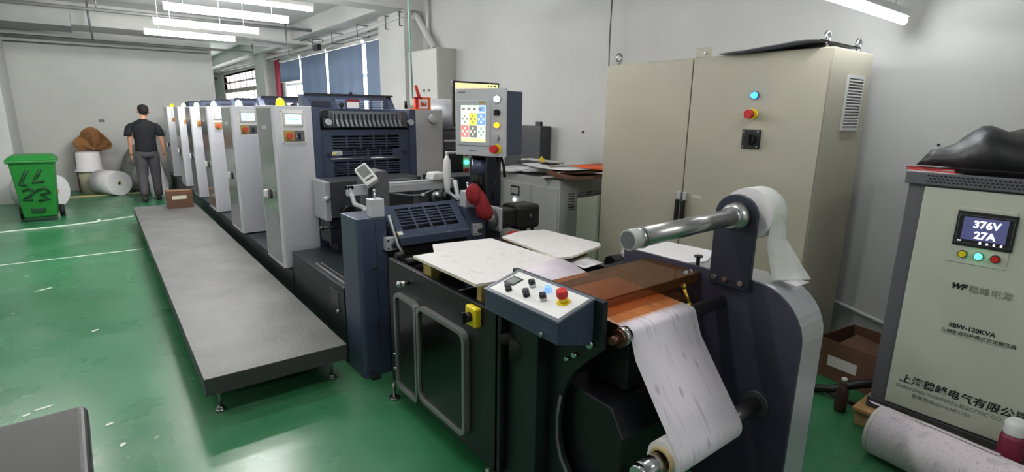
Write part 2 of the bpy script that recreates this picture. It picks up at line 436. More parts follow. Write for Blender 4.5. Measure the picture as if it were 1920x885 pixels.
# blinds
def blind(y0, y1, z0, label):
    b = thing('roller_blind', label, 'blind', (4.22, (y0+y1)/2, z0), 0, 'blue roller blinds')
    mb = MB(); n = max(6, int((y1-y0)/.12)); L = []; Rr = []
    for i in range(n+1):
        y = y0+(y1-y0)*i/n; x = 4.2+.012*math.sin(i*1.3)
        L.append((x, y, z0)); Rr.append((x, y, 2.92))
    mb.ribbon(L, Rr, .004, 4); build(mb, 'blind_fabric', 'blind', b)
    build(MB().cyl((4.21, y0, 2.96), (4.21, y1, 2.96), .035), 'roller', 'frame_white', b)
    build(MB().cyl((4.2, y0, z0-.01), (4.2, y1, z0-.01), .014, n=12), 'bottom_rail', 'frame_white', b)
blind(8.97, 9.95, 1.05, 'blue roller blind nearest the white column, fully lowered')
blind(10.16, 12.1, 1.05, 'widest blue roller blind, just left of the bright window slit')
blind(12.22, 13.98, 1.05, 'blue roller blind in the middle of the row, fully lowered')
blind(14.12, 15.9, 2.42, 'blue roller blind pulled only halfway, bright panes below it')
# pipes under the ceiling
def pipe(name, label, pts, r, mat, cat='pipe', group=None, n=8):
    return tag(build(MB().tube(pts, r, n), name, mat), label, cat, group)
pipe('ceiling_pipe', 'upper grey pipe running across under the ceiling at top left', [(-2.2, 11.5, 3.2), (3.9, 11.5, 3.24)], .028, 'pipe_grey')
pipe('ceiling_pipe', 'lower grey pipe hung just in front of the far white wall', [(-2.2, 13.6, 2.92), (3.03, 13.6, 2.93), (3.03, 13.6, 3.1)], .026, 'pipe_grey')
pipe('ceiling_pipe', 'thin grey pipe along the top of the far white wall', [(-1.17, 13.93, 2.84), (2.2, 13.93, 2.865)], .014, 'pipe_grey')
pipe('pipe_hanger', 'short upright grey pipe linking the two ceiling pipes at top left', [(.17, 13.6, 2.95), (.14, 12.6, 3.06), (.14, 12.6, 3.5)], .018, 'pipe_grey')
pipe('pipe_hanger', 'short hanger rod above the upper ceiling pipe', [(.25, 11.5, 3.22), (.25, 11.5, 3.5)], .014, 'pipe_grey')
pipe('ceiling_pipe', 'bent grey pipe near the red pipe, dropping from the beam', [(2.0, 12.4, 3.11), (3.45, 12.4, 3.03), (3.45, 12.4, 3.3), (3.45, 12.4, 3.5)], .02, 'pipe_grey')
pipe('red_pipe', 'upright dark red fire pipe beside the far column', [(4.21, 16.2, 0), (4.21, 16.2, 3.5)], .08, 'red_pipe', n=16)
pipe('wall_conduit', 'white upright conduit above the grey wall cabinet', [(4.25, 7.68, 2.59), (4.25, 7.68, 3.5)], .03, 'pipe_white')
# cable ladder along the wall: three lines with brackets
t = thing('cable_tray', 'white cable ladder sloping along the wall above the windows', 'cable tray', (4.1, 16, 2.95))
for k, (dx, dz) in enumerate([(-.1, 0), (-.02, .05), (.06, -.02)]):
    build(MB().tube([(4.08+dx, 7.9, 3.12+dz), (4.08+dx, 9.4, 3.06+dz), (4.08+dx, 12.2, 3.02+dz), (4.08+dx, 16.8, 3.06+dz), (4.08+dx, 25.5, 3.14+dz)], .03, 8), 'rail', 'pipe_white', t)
for y in (8.0, 8.5, 9.7, 11.0, 12.2, 14.0):
    build(MB().tube([(3.93, y, 3.17), (3.93, y, 2.97), (4.15, y, 2.98), (4.15, y, 3.17)], .012, 6, closed=True), 'bracket', 'dark_grey', t)
t = thing('junction_box', 'small black box fixed to the cable ladder', 'junction box', (3.9, 11.85, 2.96))
build(B(3.86, 3.94, 11.7, 11.95, 2.9, 3.02), 'case', 'black', t, .006); build(MB().tube([(3.9, 11.8, 3.02), (3.9, 12.6, 3.2), (3.92, 13.1, 3.2)], .012), 'arm', 'pipe_grey', t)
t = thing('security_camera', 'small dark camera bracket on the far bay wall', 'camera', (4.1, 25.2, 2.8))
build(B(3.95, 4.3, 25.9, 26.0, 2.9, 2.95), 'bracket', 'dark_grey', t); build(MB().cyl((3.9, 26.1, 2.85), (3.7, 25.6, 2.78), .09), 'lens_body', 'black', t)
pipe('air_duct', 'slanted white duct running down behind the grey wall cabinet', [(4.15, 7.95, 3.16), (4.2, 7.9, 3.1), (4.2, 7.4, 2.6)], .05, 'pipe_white', 'duct', n=12)
pipe('hanging_cable', 'thin green cable hanging from the ceiling to the press', [(2.42, 4.75, 3.5), (2.43, 4.75, 2.6), (2.45, 4.75, 1.78)], .008, 'green_cable', 'cable')
pipe('hanging_cable', 'thin dark cable hanging down the wall left of the beige cabinet', [(4.2, 3.86, 2.8), (4.195, 3.86, 2.45), (4.2, 3.85, 1.9)], .006, 'dark_grey', 'cable')
pipe('wall_conduit', 'thin white conduit low on the wall above the cardboard carton', [(4.27, 1.62, .33), (4.27, 1.18, .24), (4.27, .3, .06)], .016, 'pipe_white')
for k, (y, z) in enumerate([(.98, 1.49), (.83, 1.49), (1.0, 1.32)]): pass
# grey wall cabinet
t = thing('wall_cabinet', 'grey metal switch cabinet mounted high on the wall', 'cabinet', (4.15, 7.4, 1.75))
build(B(4.0, 4.3, 6.95, 7.85, 1.75, 2.57), 'case', 'gray_cab_side', t, .006)
build(B(3.985, 4.0, 6.965, 7.835, 1.77, 2.555), 'door', 'gray_cab', t, .004)
build(MB().cyl((3.985, 7.35, 1.98), (3.97, 7.35, 1.98), .02).cyl((3.985, 7.2, 1.98), (3.97, 7.2, 1.98), .02).box(3.975, 3.985, 7.15, 7.28, 1.85, 1.87), 'lock', 'mid_grey', t)
# lamps
def lamp(x0, x1, y, z, label, tm='tube_light'):
    t = thing('fluorescent_lamp', label, 'lamp', ((x0+x1)/2, y, z), 0, 'fluorescent tubes hung in rows')
    build(B(x0, x1, y-.03, y+.03, z+.03, z+.075), 'lamp_housing', 'white_plastic', t, .008)
    build(MB().cyl((x0+.02, y, z+.008), (x1-.02, y, z+.008), .02, n=16), 'tube', tm, t)
    mb = MB()
    for x in (x0, x1-.02): mb.cyl((x, y, z+.008), (x+.02, y, z+.008), .024, n=16)
    build(mb, 'end_cap', 'white_plastic', t)
    for x in (x0+.2, x1-.2): build(MB().cyl((x, y, z+.075), (x, y, 3.5), .005, n=6), 'hanger', 'white_plastic', t)
lamp(.74, 1.98, 10.0, 2.75, 'farthest and lowest looking fluorescent tube at the far end')
lamp(.76, 2.06, 8.75, 2.75, 'third fluorescent tube back from the front of the row')
lamp(.76, 2.12, 7.45, 2.75, 'second fluorescent tube of the row, the longest one fully in view')
lamp(.75, 2.1, 6.4, 2.75, 'nearest fluorescent tube of the far row, cut by the top edge')
lamp(2.9, 4.12, 1.31, 2.25, 'fluorescent tube above the beige cabinet at top right', 'tube_light_soft')
lamp(.75, 2.1, 4.2, 2.75, 'unseen fluorescent tube over the front of the press', 'tube_light_near')  # from here on the tubes are unseen, out of frame, lighting the room
lamp(.2, 1.5, 1.6, 2.8, 'unseen fluorescent tube above the camera', 'tube_light_near')
lamp(.2, 1.5, 18.5, 2.9, 'unseen fluorescent tube added to light the bay beyond the partition wall')  # hidden by the partition, added to brighten the far bay
lamp(.6, 1.9, -1.4, 2.8, 'unseen fluorescent tube behind the camera', 'tube_light_near')
lamp(-1.7, -.5, 3.0, 2.8, 'unseen fluorescent tube over the walkway on the left', 'tube_light_near')
lamp(-1.7, -.5, 8.0, 2.8, 'unseen fluorescent tube over the far left aisle')
# painted floor lines and litter
tag(build(MB().tube([(-1.6, 9.55, .006), (-1.2, 9.64, .006), (-.5, 9.74, .006), (-.15, 9.78, .012), (-.1, 9.86, .006), (.29, 10.05, .006)], .012, 6), 'rope', 'white_line'), 'white cord laid across the green floor towards the platform', 'rope')
t = thing('rope_knot', 'small white knot in the cord on the floor', 'knot', (-.14, 9.79, 0)); build(MB().ball((-.14, 9.79, .025), .025), 'knot', 'white_line', t)
tag(build(B(-1.9, .26, 7.6, 7.625, 0, .002), 'floor_line', 'white_line'), 'white painted line across the floor beside the platform', 'line')
for i, (x, y, a, l) in enumerate([(-.573, 6.34, .5, .07), (-.43, 3.72, .2, .05), (-.5, 3.68, .4, .02), (-.142, 3.31, .3, .02), (-.094, 3.05, 1, .02), (-.2, 4.9, .7, .03)]):
    mb = MB(); mb.T = Matrix.Translation((x, y, 0)) @ Matrix.Rotation(a, 4, 'Z')
    mb.prism([(-l, -.007), (-l*.3, -.013), (l*.6, -.012), (l, 0), (l*.5, .01), (-l*.6, .009)], 'z', .0, .003)
    tag(build(mb, 'paper_scrap', 'white_line'), ['largest white paper scrap lying on the green floor', 'white scrap on the floor near the black stool', 'tiny white scrap beside the one near the stool', 'tiny white speck on the floor right of the stool', 'nearest tiny white speck on the floor', 'small pale scrap on the floor between platform and aisle'][i], 'scrap', 'scraps on the floor')

# ================================================================== the walking platform
t = thing('platform', 'long low dark grey step platform beside the press', 'platform', (.675, 6.2, 0))
build(B(.287, 1.06, 3.02, 9.37, .245, .25), 'deck', 'platform', t)
mb = MB(); mb.box(.287, 1.06, 3.02, 9.37, .15, .2449); build(mb, 'frame', 'platform_edge', t)
for x in (.36, .99):
    for y in (3.12, 5.2, 7.2, 9.2):
        f = build(MB().cyl((x, y, .03), (x, y, .15), .009, n=10).cyl((x, y, .0), (x, y, .014), .03, .026, n=16).cyl((x, y, .014), (x, y, .03), .026, .01, n=16).cyl((x, y, .1), (x, y, .112), .018, n=6), 'leveling_foot', 'steel', t)

# ================================================================== printing units
def make_unit(y0):
    X = 1.10
    t = thing('printing_unit', 'front printing unit', 'press unit', (X, y0, 0), 0, 'printing units of the press in a row')
    # control tower with rounded front edge
    r = .022
    poly = [(1.405, y0), (1.405, y0+.53), (X+.0, y0+.53), (X, y0+.02)]+[(X+r-r*math.cos(math.radians(a)), y0+r-r*math.sin(math.radians(a))) for a in (15, 30, 45, 60, 75, 90)]
    tw = build(MB().prism(poly, 'z', .37, 1.69), 'tower', 'tower_white', t, .003)
    build(B(1.1001-.003, 1.1, y0+.045, y0+.5, .40, 1.67), 'side_door', 'tower_side_shaded', t, .001)
    # name badge on tower side
    build(B(1.0955, 1.097, y0+.20, y0+.34, 1.50, 1.53), 'badge', 'light_grey', t)
    lt = build(MB().box(1.06, 1.097, y0+.27, y0+.33, .93, 1.0), 'side_latch', 'white_plastic', t, .01)
    build(MB().cyl((1.085, y0+.25, .965), (1.097, y0+.25, .965), .04, n=20), 'latch_recess', 'dark_grey', lt)
    pn = build(B(1.16, 1.35, y0-.004, y0, 1.393, 1.657), 'control_panel', 'white_plastic', t, .001)
    sc = build(B(1.178, 1.33, y0-.014, y0-.004, 1.53, 1.64), 'display_bezel', 'light_grey', t, .003)
    build(B(1.192, 1.316, y0-.0155, y0-.014, 1.548, 1.622), 'display', 'lcd', sc)
    build(B(1.205, 1.27, y0-.0162, y0-.0155, 1.595, 1.600).box(1.205, 1.30, y0-.0162, y0-.0155, 1.582, 1.586).box(1.22, 1.29, y0-.0162, y0-.0155, 1.570, 1.574), 'display_text', 'mid_grey', sc)
    sp = build(B(1.175, 1.335, y0-.010, y0-.004, 1.413, 1.498), 'switch_plate', 'mid_grey', t, .002)
    build(B(1.177, 1.255, y0-.0115, y0-.010, 1.416, 1.495), 'yellow_plate', 'mustard', sp)
    build(MB().cyl((1.213, y0-.01, 1.457), (1.213, y0-.035, 1.457), .014, n=16).cyl((1.213, y0-.035, 1.457), (1.213, y0-.055, 1.457), .027, .024, n=24), 'emergency_stop', 'estop_red', sp)
    build(MB().cyl((1.29, y0-.01, 1.455), (1.29, y0-.02, 1.455), .022, n=20), 'switch_ring', 'chrome', sp)
    build(B(1.283, 1.297, y0-.045, y0-.02, 1.432, 1.478), 'rotary_switch', 'black', sp, .003)
    mb = MB()
    for x in (1.168, 1.342):
        for z in (1.402, 1.648): mb.cyl((x, y0-.004, z), (x, y0-.008, z), .005, n=10)
    build(mb, 'screws', 'steel', pn)
    bc = build(MB().lathe([(.036, 0), (.036, .02)], (1.22, y0+.2, 1.69)).dome((1.22, y0+.2, 1.71), .034, .045), 'beacon', 'beacon_yellow', t)
    # frame and inner covers
    for xa, xb in ((1.405, 1.47), (2.285, 2.345)): build(B(xa, xb, y0, y0+.9, .36, 1.68), 'side_frame', 'navy', t, .003)
    build(B(1.47, 2.285, y0+.12, y0+.9, .36, 1.6), 'body', 'navy_dark', t)
    mb = slotted(MB(), 1.472, 2.283, 1.05, 1.50, y0+.02, y0+.035, [(1.335, 1.452, 1.57, 2.18, 5, 5), (1.275, 1.335-.002, 1.64, 2.115, 3, 4), (1.105, 1.232, 1.57, 2.18, 6, 5)])
    cv = build(mb, 'slotted_cover', 'navy', t)
    build(MB().cyl((1.54, y0, 1.258), (1.875, y0, 1.253), .006, n=10).cyl((1.895, y0, 1.253), (2.23, y0, 1.249), .006, n=10), 'handle', 'steel', cv)
    build(B(1.56, 1.645, y0+.014, y0+.02, 1.288, 1.318), 'warning_label', 'white_plastic', cv)
    build(MB().prism([(1.566, 1.292), (1.590, 1.292), (1.578, 1.314)], 'y', y0+.012, y0+.0138), 'warning_triangle', 'yellow', cv)
    build(MB().box(1.595, 1.638, y0+.0125, y0+.0138, 1.305, 1.309).box(1.595, 1.632, y0+.0125, y0+.0138, 1.296, 1.300), 'warning_text', 'mid_grey', cv)
    for x in (1.535, 2.235): build(MB().cyl((x, y0+.02, 1.30), (x, y0+.0, 1.30), .018, n=16).cyl((x, y0, 1.30), (x, y0-.008, 1.30), .008, n=12), 'cover_knob', 'steel_dark', cv)
    # ink key bank
    ik = build(MB().hexa([(1.50, y0+.0, 1.52), (2.26, y0+.0, 1.52), (2.26, y0+.12, 1.52), (1.50, y0+.12, 1.52), (1.50, y0+.04, 1.655), (2.26, y0+.04, 1.655), (2.26, y0+.12, 1.655), (1.50, y0+.12, 1.655)]), 'ink_duct', 'dark_grey', t, .002)
    build(B(1.58, 2.19, y0-.003, y0+.02, 1.635, 1.652).box(1.575, 1.585, y0-.01, y0+.02, 1.53, 1.645).box(2.185, 2.195, y0-.01, y0+.02, 1.53, 1.645), 'key_rail', 'mid_grey', ik)
    for i in range(15):
        x = 1.603+i*.0405
        build(MB().box(x-.008, x+.010, y0-.012, y0+.02, 1.565, 1.632).hexa([(x-.008, y0-.05, 1.53), (x+.010, y0-.05, 1.53), (x+.010, y0-.035, 1.525), (x-.008, y0-.035, 1.525), (x-.008, y0-.012, 1.585), (x+.010, y0-.012, 1.585), (x+.010, y0, 1.565), (x-.008, y0, 1.565)]), 'ink_key', 'mid_grey', ik)
    for x in (1.52, 2.27):
        build(MB().cyl((x, y0-.0, 1.57), (x, y0-.05, 1.565), .016, n=16).cyl((x, y0-.05, 1.565), (x, y0-.062, 1.565), .026, n=20), 'knob', 'silver_paint', ik)
    lv = build(MB().cyl((2.245, y0-.01, 1.60), (2.225, y0-.05, 1.69), .007, n=10), 'lever', 'steel', ik); 
    build(MB().cyl((2.225, y0-.05, 1.69), (2.215, y0-.065, 1.75), .014, .011, n=12), 'lever_grip', 'black', ik)
    build(MB().box(1.485, 1.535, y0-.03, y0+.0, 1.60, 1.665), 'clamp_block', 'black', ik, .005)
    # hood behind
    for xa in (1.50, 2.33): hd = build(MB().prism([(y0+.45, 1.60), (y0+.45, 1.62), (y0+.62, 1.80), (y0+.66, 1.80), (y0+.66, 1.60)], 'x', xa, xa+.06), 'hood_end', 'navy', t)
    mb = slotted(MB(), 1.555, 2.335, 1.62, 1.80, y0+.60, y0+.612, [(1.68, 1.762, 1.80, 2.30, 5, 4)])
    hp = build(mb, 'hood_panel', 'navy', t)
    build(B(1.54, 2.4, y0+.585, y0+.62, 1.80, 1.815), 'hood_lip', 'black', hp)
    build(B(1.60, 1.77, y0+.597, y0+.6, 1.69, 1.745), 'name_plate', 'navy_dark', hp)
    build(B(1.93, 2.05, y0+.595, y0+.598, 1.69, 1.765), 'notice_label', 'white_plastic', hp)
    build(B(1.93, 2.05, y0+.593, y0+.595, 1.745, 1.765), 'notice_stripe', 'dark_red', hp)
    build(MB().cyl((1.87, y0+.60, 1.71), (1.87, y0+.57, 1.71), .022, n=14).cyl((1.97, y0+.60, 1.815), (1.97, y0+.60, 1.835), .018, n=12), 'hood_knob', 'black', hp)
    # right cabinet
    rc = build(B(2.345, 2.63, y0+.0, y0+.9, .36, 1.68), 'side_cabinet', 'cab_grey', t, .006)
    build(MB().cyl((2.50, y0, 1.60), (2.50, y0-.03, 1.60), .028, n=24).cyl((2.50, y0-.03, 1.60), (2.50, y0-.06, 1.60), .04, .037, n=24), 'handwheel', 'silver_paint', rc)
    build(MB().cyl((2.50, y0-.06, 1.60), (2.50, y0-.064, 1.60), .022, n=20), 'handwheel_hub', 'light_grey', rc)
    return t
u0 = make_unit(4.5)
ULAB = ['nearest printing unit with white control tower, slotted navy cover and yellow beacon',
        'second printing unit tower from the front, green beacon, half its display in view',
        'third printing unit tower from the front, green beacon and a sliver of its display',
        'fourth printing unit tower from the front, green beacon',
        'fifth printing unit tower from the front, narrow in view',
        'farthest printing unit tower, beside the walking person']
DY = [0, 1.6, 3.1, 4.55, 6.0, 7.75]
for i in range(1, 6):
    c = copy_tree(u0); c.location.y = 4.5+DY[i]; c['label'] = ULAB[i]
    for ch in children(c):
        if ch.name.startswith('beacon') and i < 5:
            ch.data = ch.data.copy(); ch.data.materials[0] = MATS['beacon_green']
u0['label'] = ULAB[0]
t = thing('press_base', 'long dark machine base under the printing units', 'machine base', (1.8, 8, 0))
build(B(1.14, 2.6, 4.42, 13.4, 0, .36), 'base', 'black_green', t)
t = thing('low_machine_housing', 'dark machine base between the blue infeed column and the nearest tower', 'machine base', (1.7, 3.8, 0))
build(B(1.145, 2.3, 3.26, 4.415, 0, .53), 'base_cover', 'black_green', t, .004)
build(B(1.142, 1.145, 3.36, 3.52, .36, .47), 'access_plate', 'dark_grey', t, .002)
build(MB().cyl((1.14, 3.34, .35), (1.12, 3.34, .35), .012, n=12), 'plate_latch', 'steel', t)
build(B(1.17, 1.19, 3.3, 3.9, .53, .55).box(1.21, 1.225, 3.3, 3.9, .53, .545), 'rail', 'steel', t, .003)
build(B(1.45, 2.3, 4.2, 4.41, .53, .6), 'cross_member', 'navy_dark', t)

# ================================================================== infeed stand (blue)
t = thing('infeed_unit', 'navy blue infeed frame with slotted sloping hood in front of the printing units', 'press unit', (1.6, 3.1, 0))
def column(x0, x1, zt):
    r = .025
    poly = [(x1, 2.98), (x1, 3.25), (x0, 3.25), (x0, 2.98+r)]+[(x0+r-r*math.cos(math.radians(a)), 2.98+r-r*math.sin(math.radians(a))) for a in (22, 45, 67, 90)]
    return MB().prism(poly, 'z', .0, zt)
lc = build(column(1.15, 1.335, 1.03), 'left_column', 'navy', t, .004)
build(B(1.262, 1.2645, 2.9785, 2.98, .05, 1.0), 'panel_seam', 'navy_dark', lc)
build(MB().cyl((1.25, 2.98, .72), (1.25, 2.972, .72), .008, n=12).cyl((1.25, 2.98, .36), (1.25, 2.972, .36), .006, n=12), 'screws', 'steel', lc)
build(MB().box(1.18, 1.235, 2.93, 2.975, 0.0, .03), 'foot_block', 'steel_dark', lc, .004)
rc = build(B(1.915, 2.075, 2.98, 3.25, 0, 1.03), 'right_column', 'navy', t, .004)
for (x, z0) in ((1.285, 1.03), (1.955, 1.03)):
    cb = build(B(x-.04, x+.045, 2.985, 3.06, z0, z0+.11), 'clamp_block', 'silver_paint', t, .004)
    build(MB().cyl((x, 3.02, z0+.11), (x, 3.02, z0+.15), .007, n=12).ball((x, 3.02, z0+.158), .011), 'clamp_pin', 'chrome', cb)
# hood: sloping slotted panel
mbh = MB(); c45 = Matrix.Translation((0, 2.93, .905)) @ Matrix.Rotation(math.radians(-48), 4, 'X')
mbh.T = c45
slotted(mbh, 1.365, 1.905, 0, .245, 0, .012, [(.085, .215, 1.44, 1.85, 6, 4), (.045, .075, 1.44, 1.85, 1, 4)])
hd = build(mbh, 'sloping_hood', 'navy', t)
build(B(1.365, 1.905, 2.91, 2.935, .845, .905), 'hood_lip', 'navy', hd, .008)
for x in (1.357, 1.905): build(MB().prism([(2.92, .85), (3.11, 1.07), (3.16, 1.07), (3.16, .85)], 'x', x, x+.008), 'hood_cheek', 'navy_dark', hd)
build(MB().prism([(2.96, .87), (3.10, 1.04), (3.15, 1.04), (3.15, .87)], 'x', 1.37, 1.90), 'hood_inside', 'black', hd)
mb = MB(); mb.T = c45; mb.box(1.377, 1.427, -.0015, 0, .012, .038); build(mb, 'warning_label', 'white_plastic', hd)
mb = MB(); mb.T = c45; mb.prism([(1.381, .014), (1.401, .014), (1.391, .036)], 'y', -.003, -.0017); build(mb, 'warning_triangle', 'yellow', hd)
# control sockets on the columns
for (x, z, y) in ((1.345, .86, 2.95), (1.99, .87, 2.965)):
    sb = build(B(x-.035, x+.035, y-.02, y+.03, z-.035, z+.045), 'switch_box', 'silver_paint', t, .004)
    build(MB().cyl((x+.01, y-.02, z), (x+.01, y-.045, z), .016, n=16), 'switch_knob', 'steel_dark', sb)
    build(MB().cyl((x-.025, y-.02, z+.03), (x-.025, y-.024, z+.03), .006, n=10).cyl((x-.025, y-.02, z-.02), (x-.025, y-.024, z-.02), .006, n=10), 'indicator', 'black', sb)
build(MB().tube([(1.345, 2.96, 1.04), (1.35, 2.93, .98), (1.37, 2.9, .86), (1.40, 2.88, .80)], .008), 'hose', 'silver_paint', t)
build(MB().tube([(1.36, 2.95, 1.02), (1.365, 2.92, .95), (1.40, 2.9, .83), (1.47, 2.88, .79)], .006), 'cable', 'black', t)
build(MB().tube([(1.40, 2.89, .69), (1.41, 2.87, .64), (1.43, 2.85, .58)], .011), 'cable', 'black', t)
build(B(1.335, 1.94, 3.0, 3.24, .1, .82), 'inner_body', 'black', t)
build(MB().cyl((1.34, 2.93, .74), (1.94, 2.93, .74), .035), 'idle_roller', 'steel_dark', t)
build(MB().cyl((1.34, 2.93, .66), (1.94, 2.93, .66), .03), 'idle_roller', 'copper_shade', t)

t = thing('cabinet_column', 'tall navy machine housing right of the infeed frame behind the arm', 'machine housing', (2.2, 3.35, 0))
build(B(2.15, 2.42, 3.27, 3.30, 0, 1.345), 'housing', 'navy_dark', t, .006)
build(B(2.08, 2.62, 3.56, 3.9, 0, 1.16), 'rear_housing', 'navy_dark', t, .006)

# web inspection head on a white crossbar
t = thing('web_guide', 'grey web guide head with white crossbar above the slotted hood', 'web guide', (1.6, 3.5, .99))
hd = build(MB().prism([(1.50, .99), (1.625, .99), (1.625, 1.21), (1.605, 1.26), (1.53, 1.26), (1.50, 1.22)], 'y', 3.43, 3.62), 'head_housing', 'head_grey', t, .006)
build(B(1.475, 1.50, 3.45, 3.6, .99, 1.2), 'side_cover', 'dark_grey', t, .004)
build(B(1.625, 2.16, 3.44, 3.50, 1.10, 1.17), 'crossbar', 'silver_paint', t, .003)
build(B(1.63, 2.13, 3.435, 3.44, 1.145, 1.155), 'crossbar_groove', 'light_grey', t)
build(MB().box(1.33, 1.475, 3.44, 3.475, 1.10, 1.17).hexa([(1.33, 3.44, 1.14), (1.375, 3.44, 1.14), (1.375, 3.475, 1.14), (1.33, 3.475, 1.14), (1.33, 3.44, 1.17), (1.375, 3.44, 1.17), (1.375, 3.475, 1.17), (1.33, 3.475, 1.17)]), 'bracket_bar', 'silver_paint', t, .003)
build(MB().tube([(1.35, 3.455, 1.15), (1.36, 3.40, 1.05), (1.375, 3.22, 1.04)], .016, 8).box(1.345, 1.43, 3.2, 3.24, 1.031, 1.045), 'bracket_leg', 'silver_paint', t)
build(MB().tube([(1.63, 3.46, 1.10), (1.78, 3.455, 1.07), (1.88, 3.45, 1.065), (1.96, 3.45, 1.09), (2.08, 3.45, 1.12)], .005, 6), 'signal_cable', 'light_grey', t)
build(MB().ball((1.895, 3.445, 1.066), .014), 'cable_clip', 'white_plastic', t)
build(MB().prism([(1.95, 1.17), (2.10, 1.17), (2.07, 1.225), (1.97, 1.225)], 'y', 3.4, 3.52), 'end_block', 'light_grey', t, .01)
build(MB().lathe([(.004, 0), (.02, .02), (.026, .08), (.03, .17), (.024, .25), (.008, .28)], (2.05, 3.36, 1.07), 20), 'white_sleeve', 'white_plastic', t)
build(MB().tube([(2.13, 3.38, 1.16), (2.10, 3.30, 1.06), (2.10, 3.2, 1.03)], .018, 8).tube([(2.05, 3.36, 1.09), (2.09, 3.28, 1.04), (2.12, 3.2, 1.03)], .012, 8), 'bracket_leg', 'silver_paint', t)
build(MB().cyl((1.98, 3.5, 1.05), (2.06, 3.44, 1.05), .05, n=24).cyl((2.06, 3.44, 1.05), (2.08, 3.43, 1.05), .03, n=20), 'sensor', 'steel', t)
build(B(1.86, 1.94, 3.46, 3.54, .99, 1.10), 'sensor_arm', 'dark_grey', t, .005)
for o_ in children(t): o_.location.x -= .055
t = thing('display_unit', 'small white tilted readout box perched on the grey web guide head', 'display', (1.5, 3.45, 1.22))
t.rotation_euler = (math.radians(-35), math.radians(-33), math.radians(-12)); t.location = (1.40, 3.41, 1.235)
build(MB().box(-.045, .045, -.03, .03, -.075, .075), 'display_case', 'white_plastic', t, .008, local=True)
build(MB().box(-.033, .033, -.033, -.03, -.02, .062), 'display_screen', 'lcd_dim', t, .002, local=True)
build(MB().box(-.03, .03, -.034, -.03, -.05, -.035), 'keypad', 'mid_grey', t, .001, local=True)
t = thing('ink_tray_box', 'grey metal box fixed before the lower part of the nearest printing unit', 'machine housing', (1.6, 4.3, .9))
build(B(1.40, 2.2, 4.15, 4.44, .82, 1.11), 'box_body', 'dark_grey', t, .004)
build(B(1.36, 1.40, 4.15, 4.44, .80, 1.11), 'side_plate', 'wrap_grey', t, .003)
build(MB().cyl((1.38, 4.15, .985), (1.325, 4.10, .98), .02, n=14), 'handle', 'silver_paint', t)
build(MB().cyl((1.52, 4.15, .87), (1.52, 4.07, .87), .05, n=20).box(1.48, 1.75, 4.08, 4.15, .83, .88), 'motor', 'black', t)
build(MB().cyl((1.33, 4.2, .74), (1.5, 4.2, .74), .012, n=12).ball((1.33, 4.2, .74), .02), 'shaft', 'steel_dark', t)
build(B(1.40, 2.2, 4.2, 4.44, .60, .82), 'lower_frame', 'navy_dark', t)
build(B(1.6, 2.1, 4.02, 4.1, 1.08, 1.11), 'top_rail', 'mid_grey', t)

# ================================================================== feeding table frame with doors
t = thing('feeding_table_frame', 'black feeding table frame with two silver framed doors', 'press unit', (1.6, 2.2, 0))
build(B(1.22, 1.25, 1.64, 2.72, .09, .845), 'left_plate', 'black_paint', t, .004)
build(B(2.17, 2.2, 1.76, 2.72, .09, .82), 'right_plate', 'black_paint', t, .004)
build(B(1.25, 2.17, 1.76, 2.70, .1, .5), 'inner_body', 'black', t)
build(B(1.22, 1.235, 1.66, 1.675, .09, .86), 'edge_trim', 'dark_grey', t)
def door(y0, y1, z0, z1, r, mat):
    d = build(MB().prism(rrect(y0+.012, y1-.012, z0+.012, z1-.012, r), 'x', 1.2, 1.219), 'door', mat, t)
    mb = MB(); o = rrect(y0, y1, z0, z1, r+.012); i = rrect(y0+.02, y1-.02, z0+.02, z1-.02, r)
    n = len(o); V = [[mb.v((x, p[0], p[1])) for p in q] for x, q in ((1.219, o), (1.188, o), (1.188, i), (1.2, i))]
    for k in range(3):
        for j in range(n): mb.face([V[k][j], V[k][(j+1) % n], V[k+1][(j+1) % n], V[k+1][j]])
    build(mb, 'door_rim', 'door_frame', d)
door(2.345, 2.60, .11, .685, .03, 'panel_dark'); door(1.875, 2.335, .155, .69, .04, 'black_gloss')
build(MB().cyl((1.22, 2.47, .765), (1.17, 2.47, .765), .012, .016, n=16).ball((1.165, 2.47, .765), .017), 'bolt_knob', 'chrome', t)
for (y, z) in ((2.66, .28), (2.66, .19)): build(MB().cyl((1.22, y, z), (1.205, y, z), .01, n=12), 'side_screw', 'chrome', t)
ys = build(B(1.185, 1.219, 1.775, 1.86, .745, .835), 'yellow_switch', 'yellow', t, .008)
build(MB().cyl((1.185, 1.82, .79), (1.16, 1.82, .79), .022, n=20).box(1.145, 1.16, 1.812, 1.828, .765, .815), 'switch_knob', 'black', ys)
for x in (1.2, 2.15):
    for y in (1.70, 2.66):
        build(MB().cyl((x, y, .012), (x, y, .1), .009, n=10).cyl((x, y, 0), (x, y, .014), .03, n=16), 'leveling_foot', 'steel', t)
for (y, z, r, m_) in ((2.62, .80, .028, 'steel_dark'), (2.5, .77, .022, 'black'), (1.79, .76, .03, 'rubber'), (2.0, .70, .03, 'copper_shade'), (2.3, .70, .03, 'black'), (1.86, .79, .03, 'steel_dark')):
    build(MB().cyl((1.255, y, z), (2.165, y, z), r, n=24), 'roller', m_, t)
build(MB().cyl((1.25, 2.68, .86), (1.30, 2.68, .86), .02, n=14).box(1.27, 1.30, 2.66, 2.70, .80, .87).cyl((1.27, 2.6, .84), (1.36, 2.6, .84), .022, n=14), 'side_guide', 'black', t)
build(B(1.26, 2.16, 2.72, 2.74, .72, .74).box(1.34, 1.36, 2.56, 2.74, .74, .76).box(1.42, 1.44, 2.56, 2.74, .74, .76).box(1.5, 1.52, 2.56, 2.74, .74, .76), 'grid_rail', 'dark_grey', t)
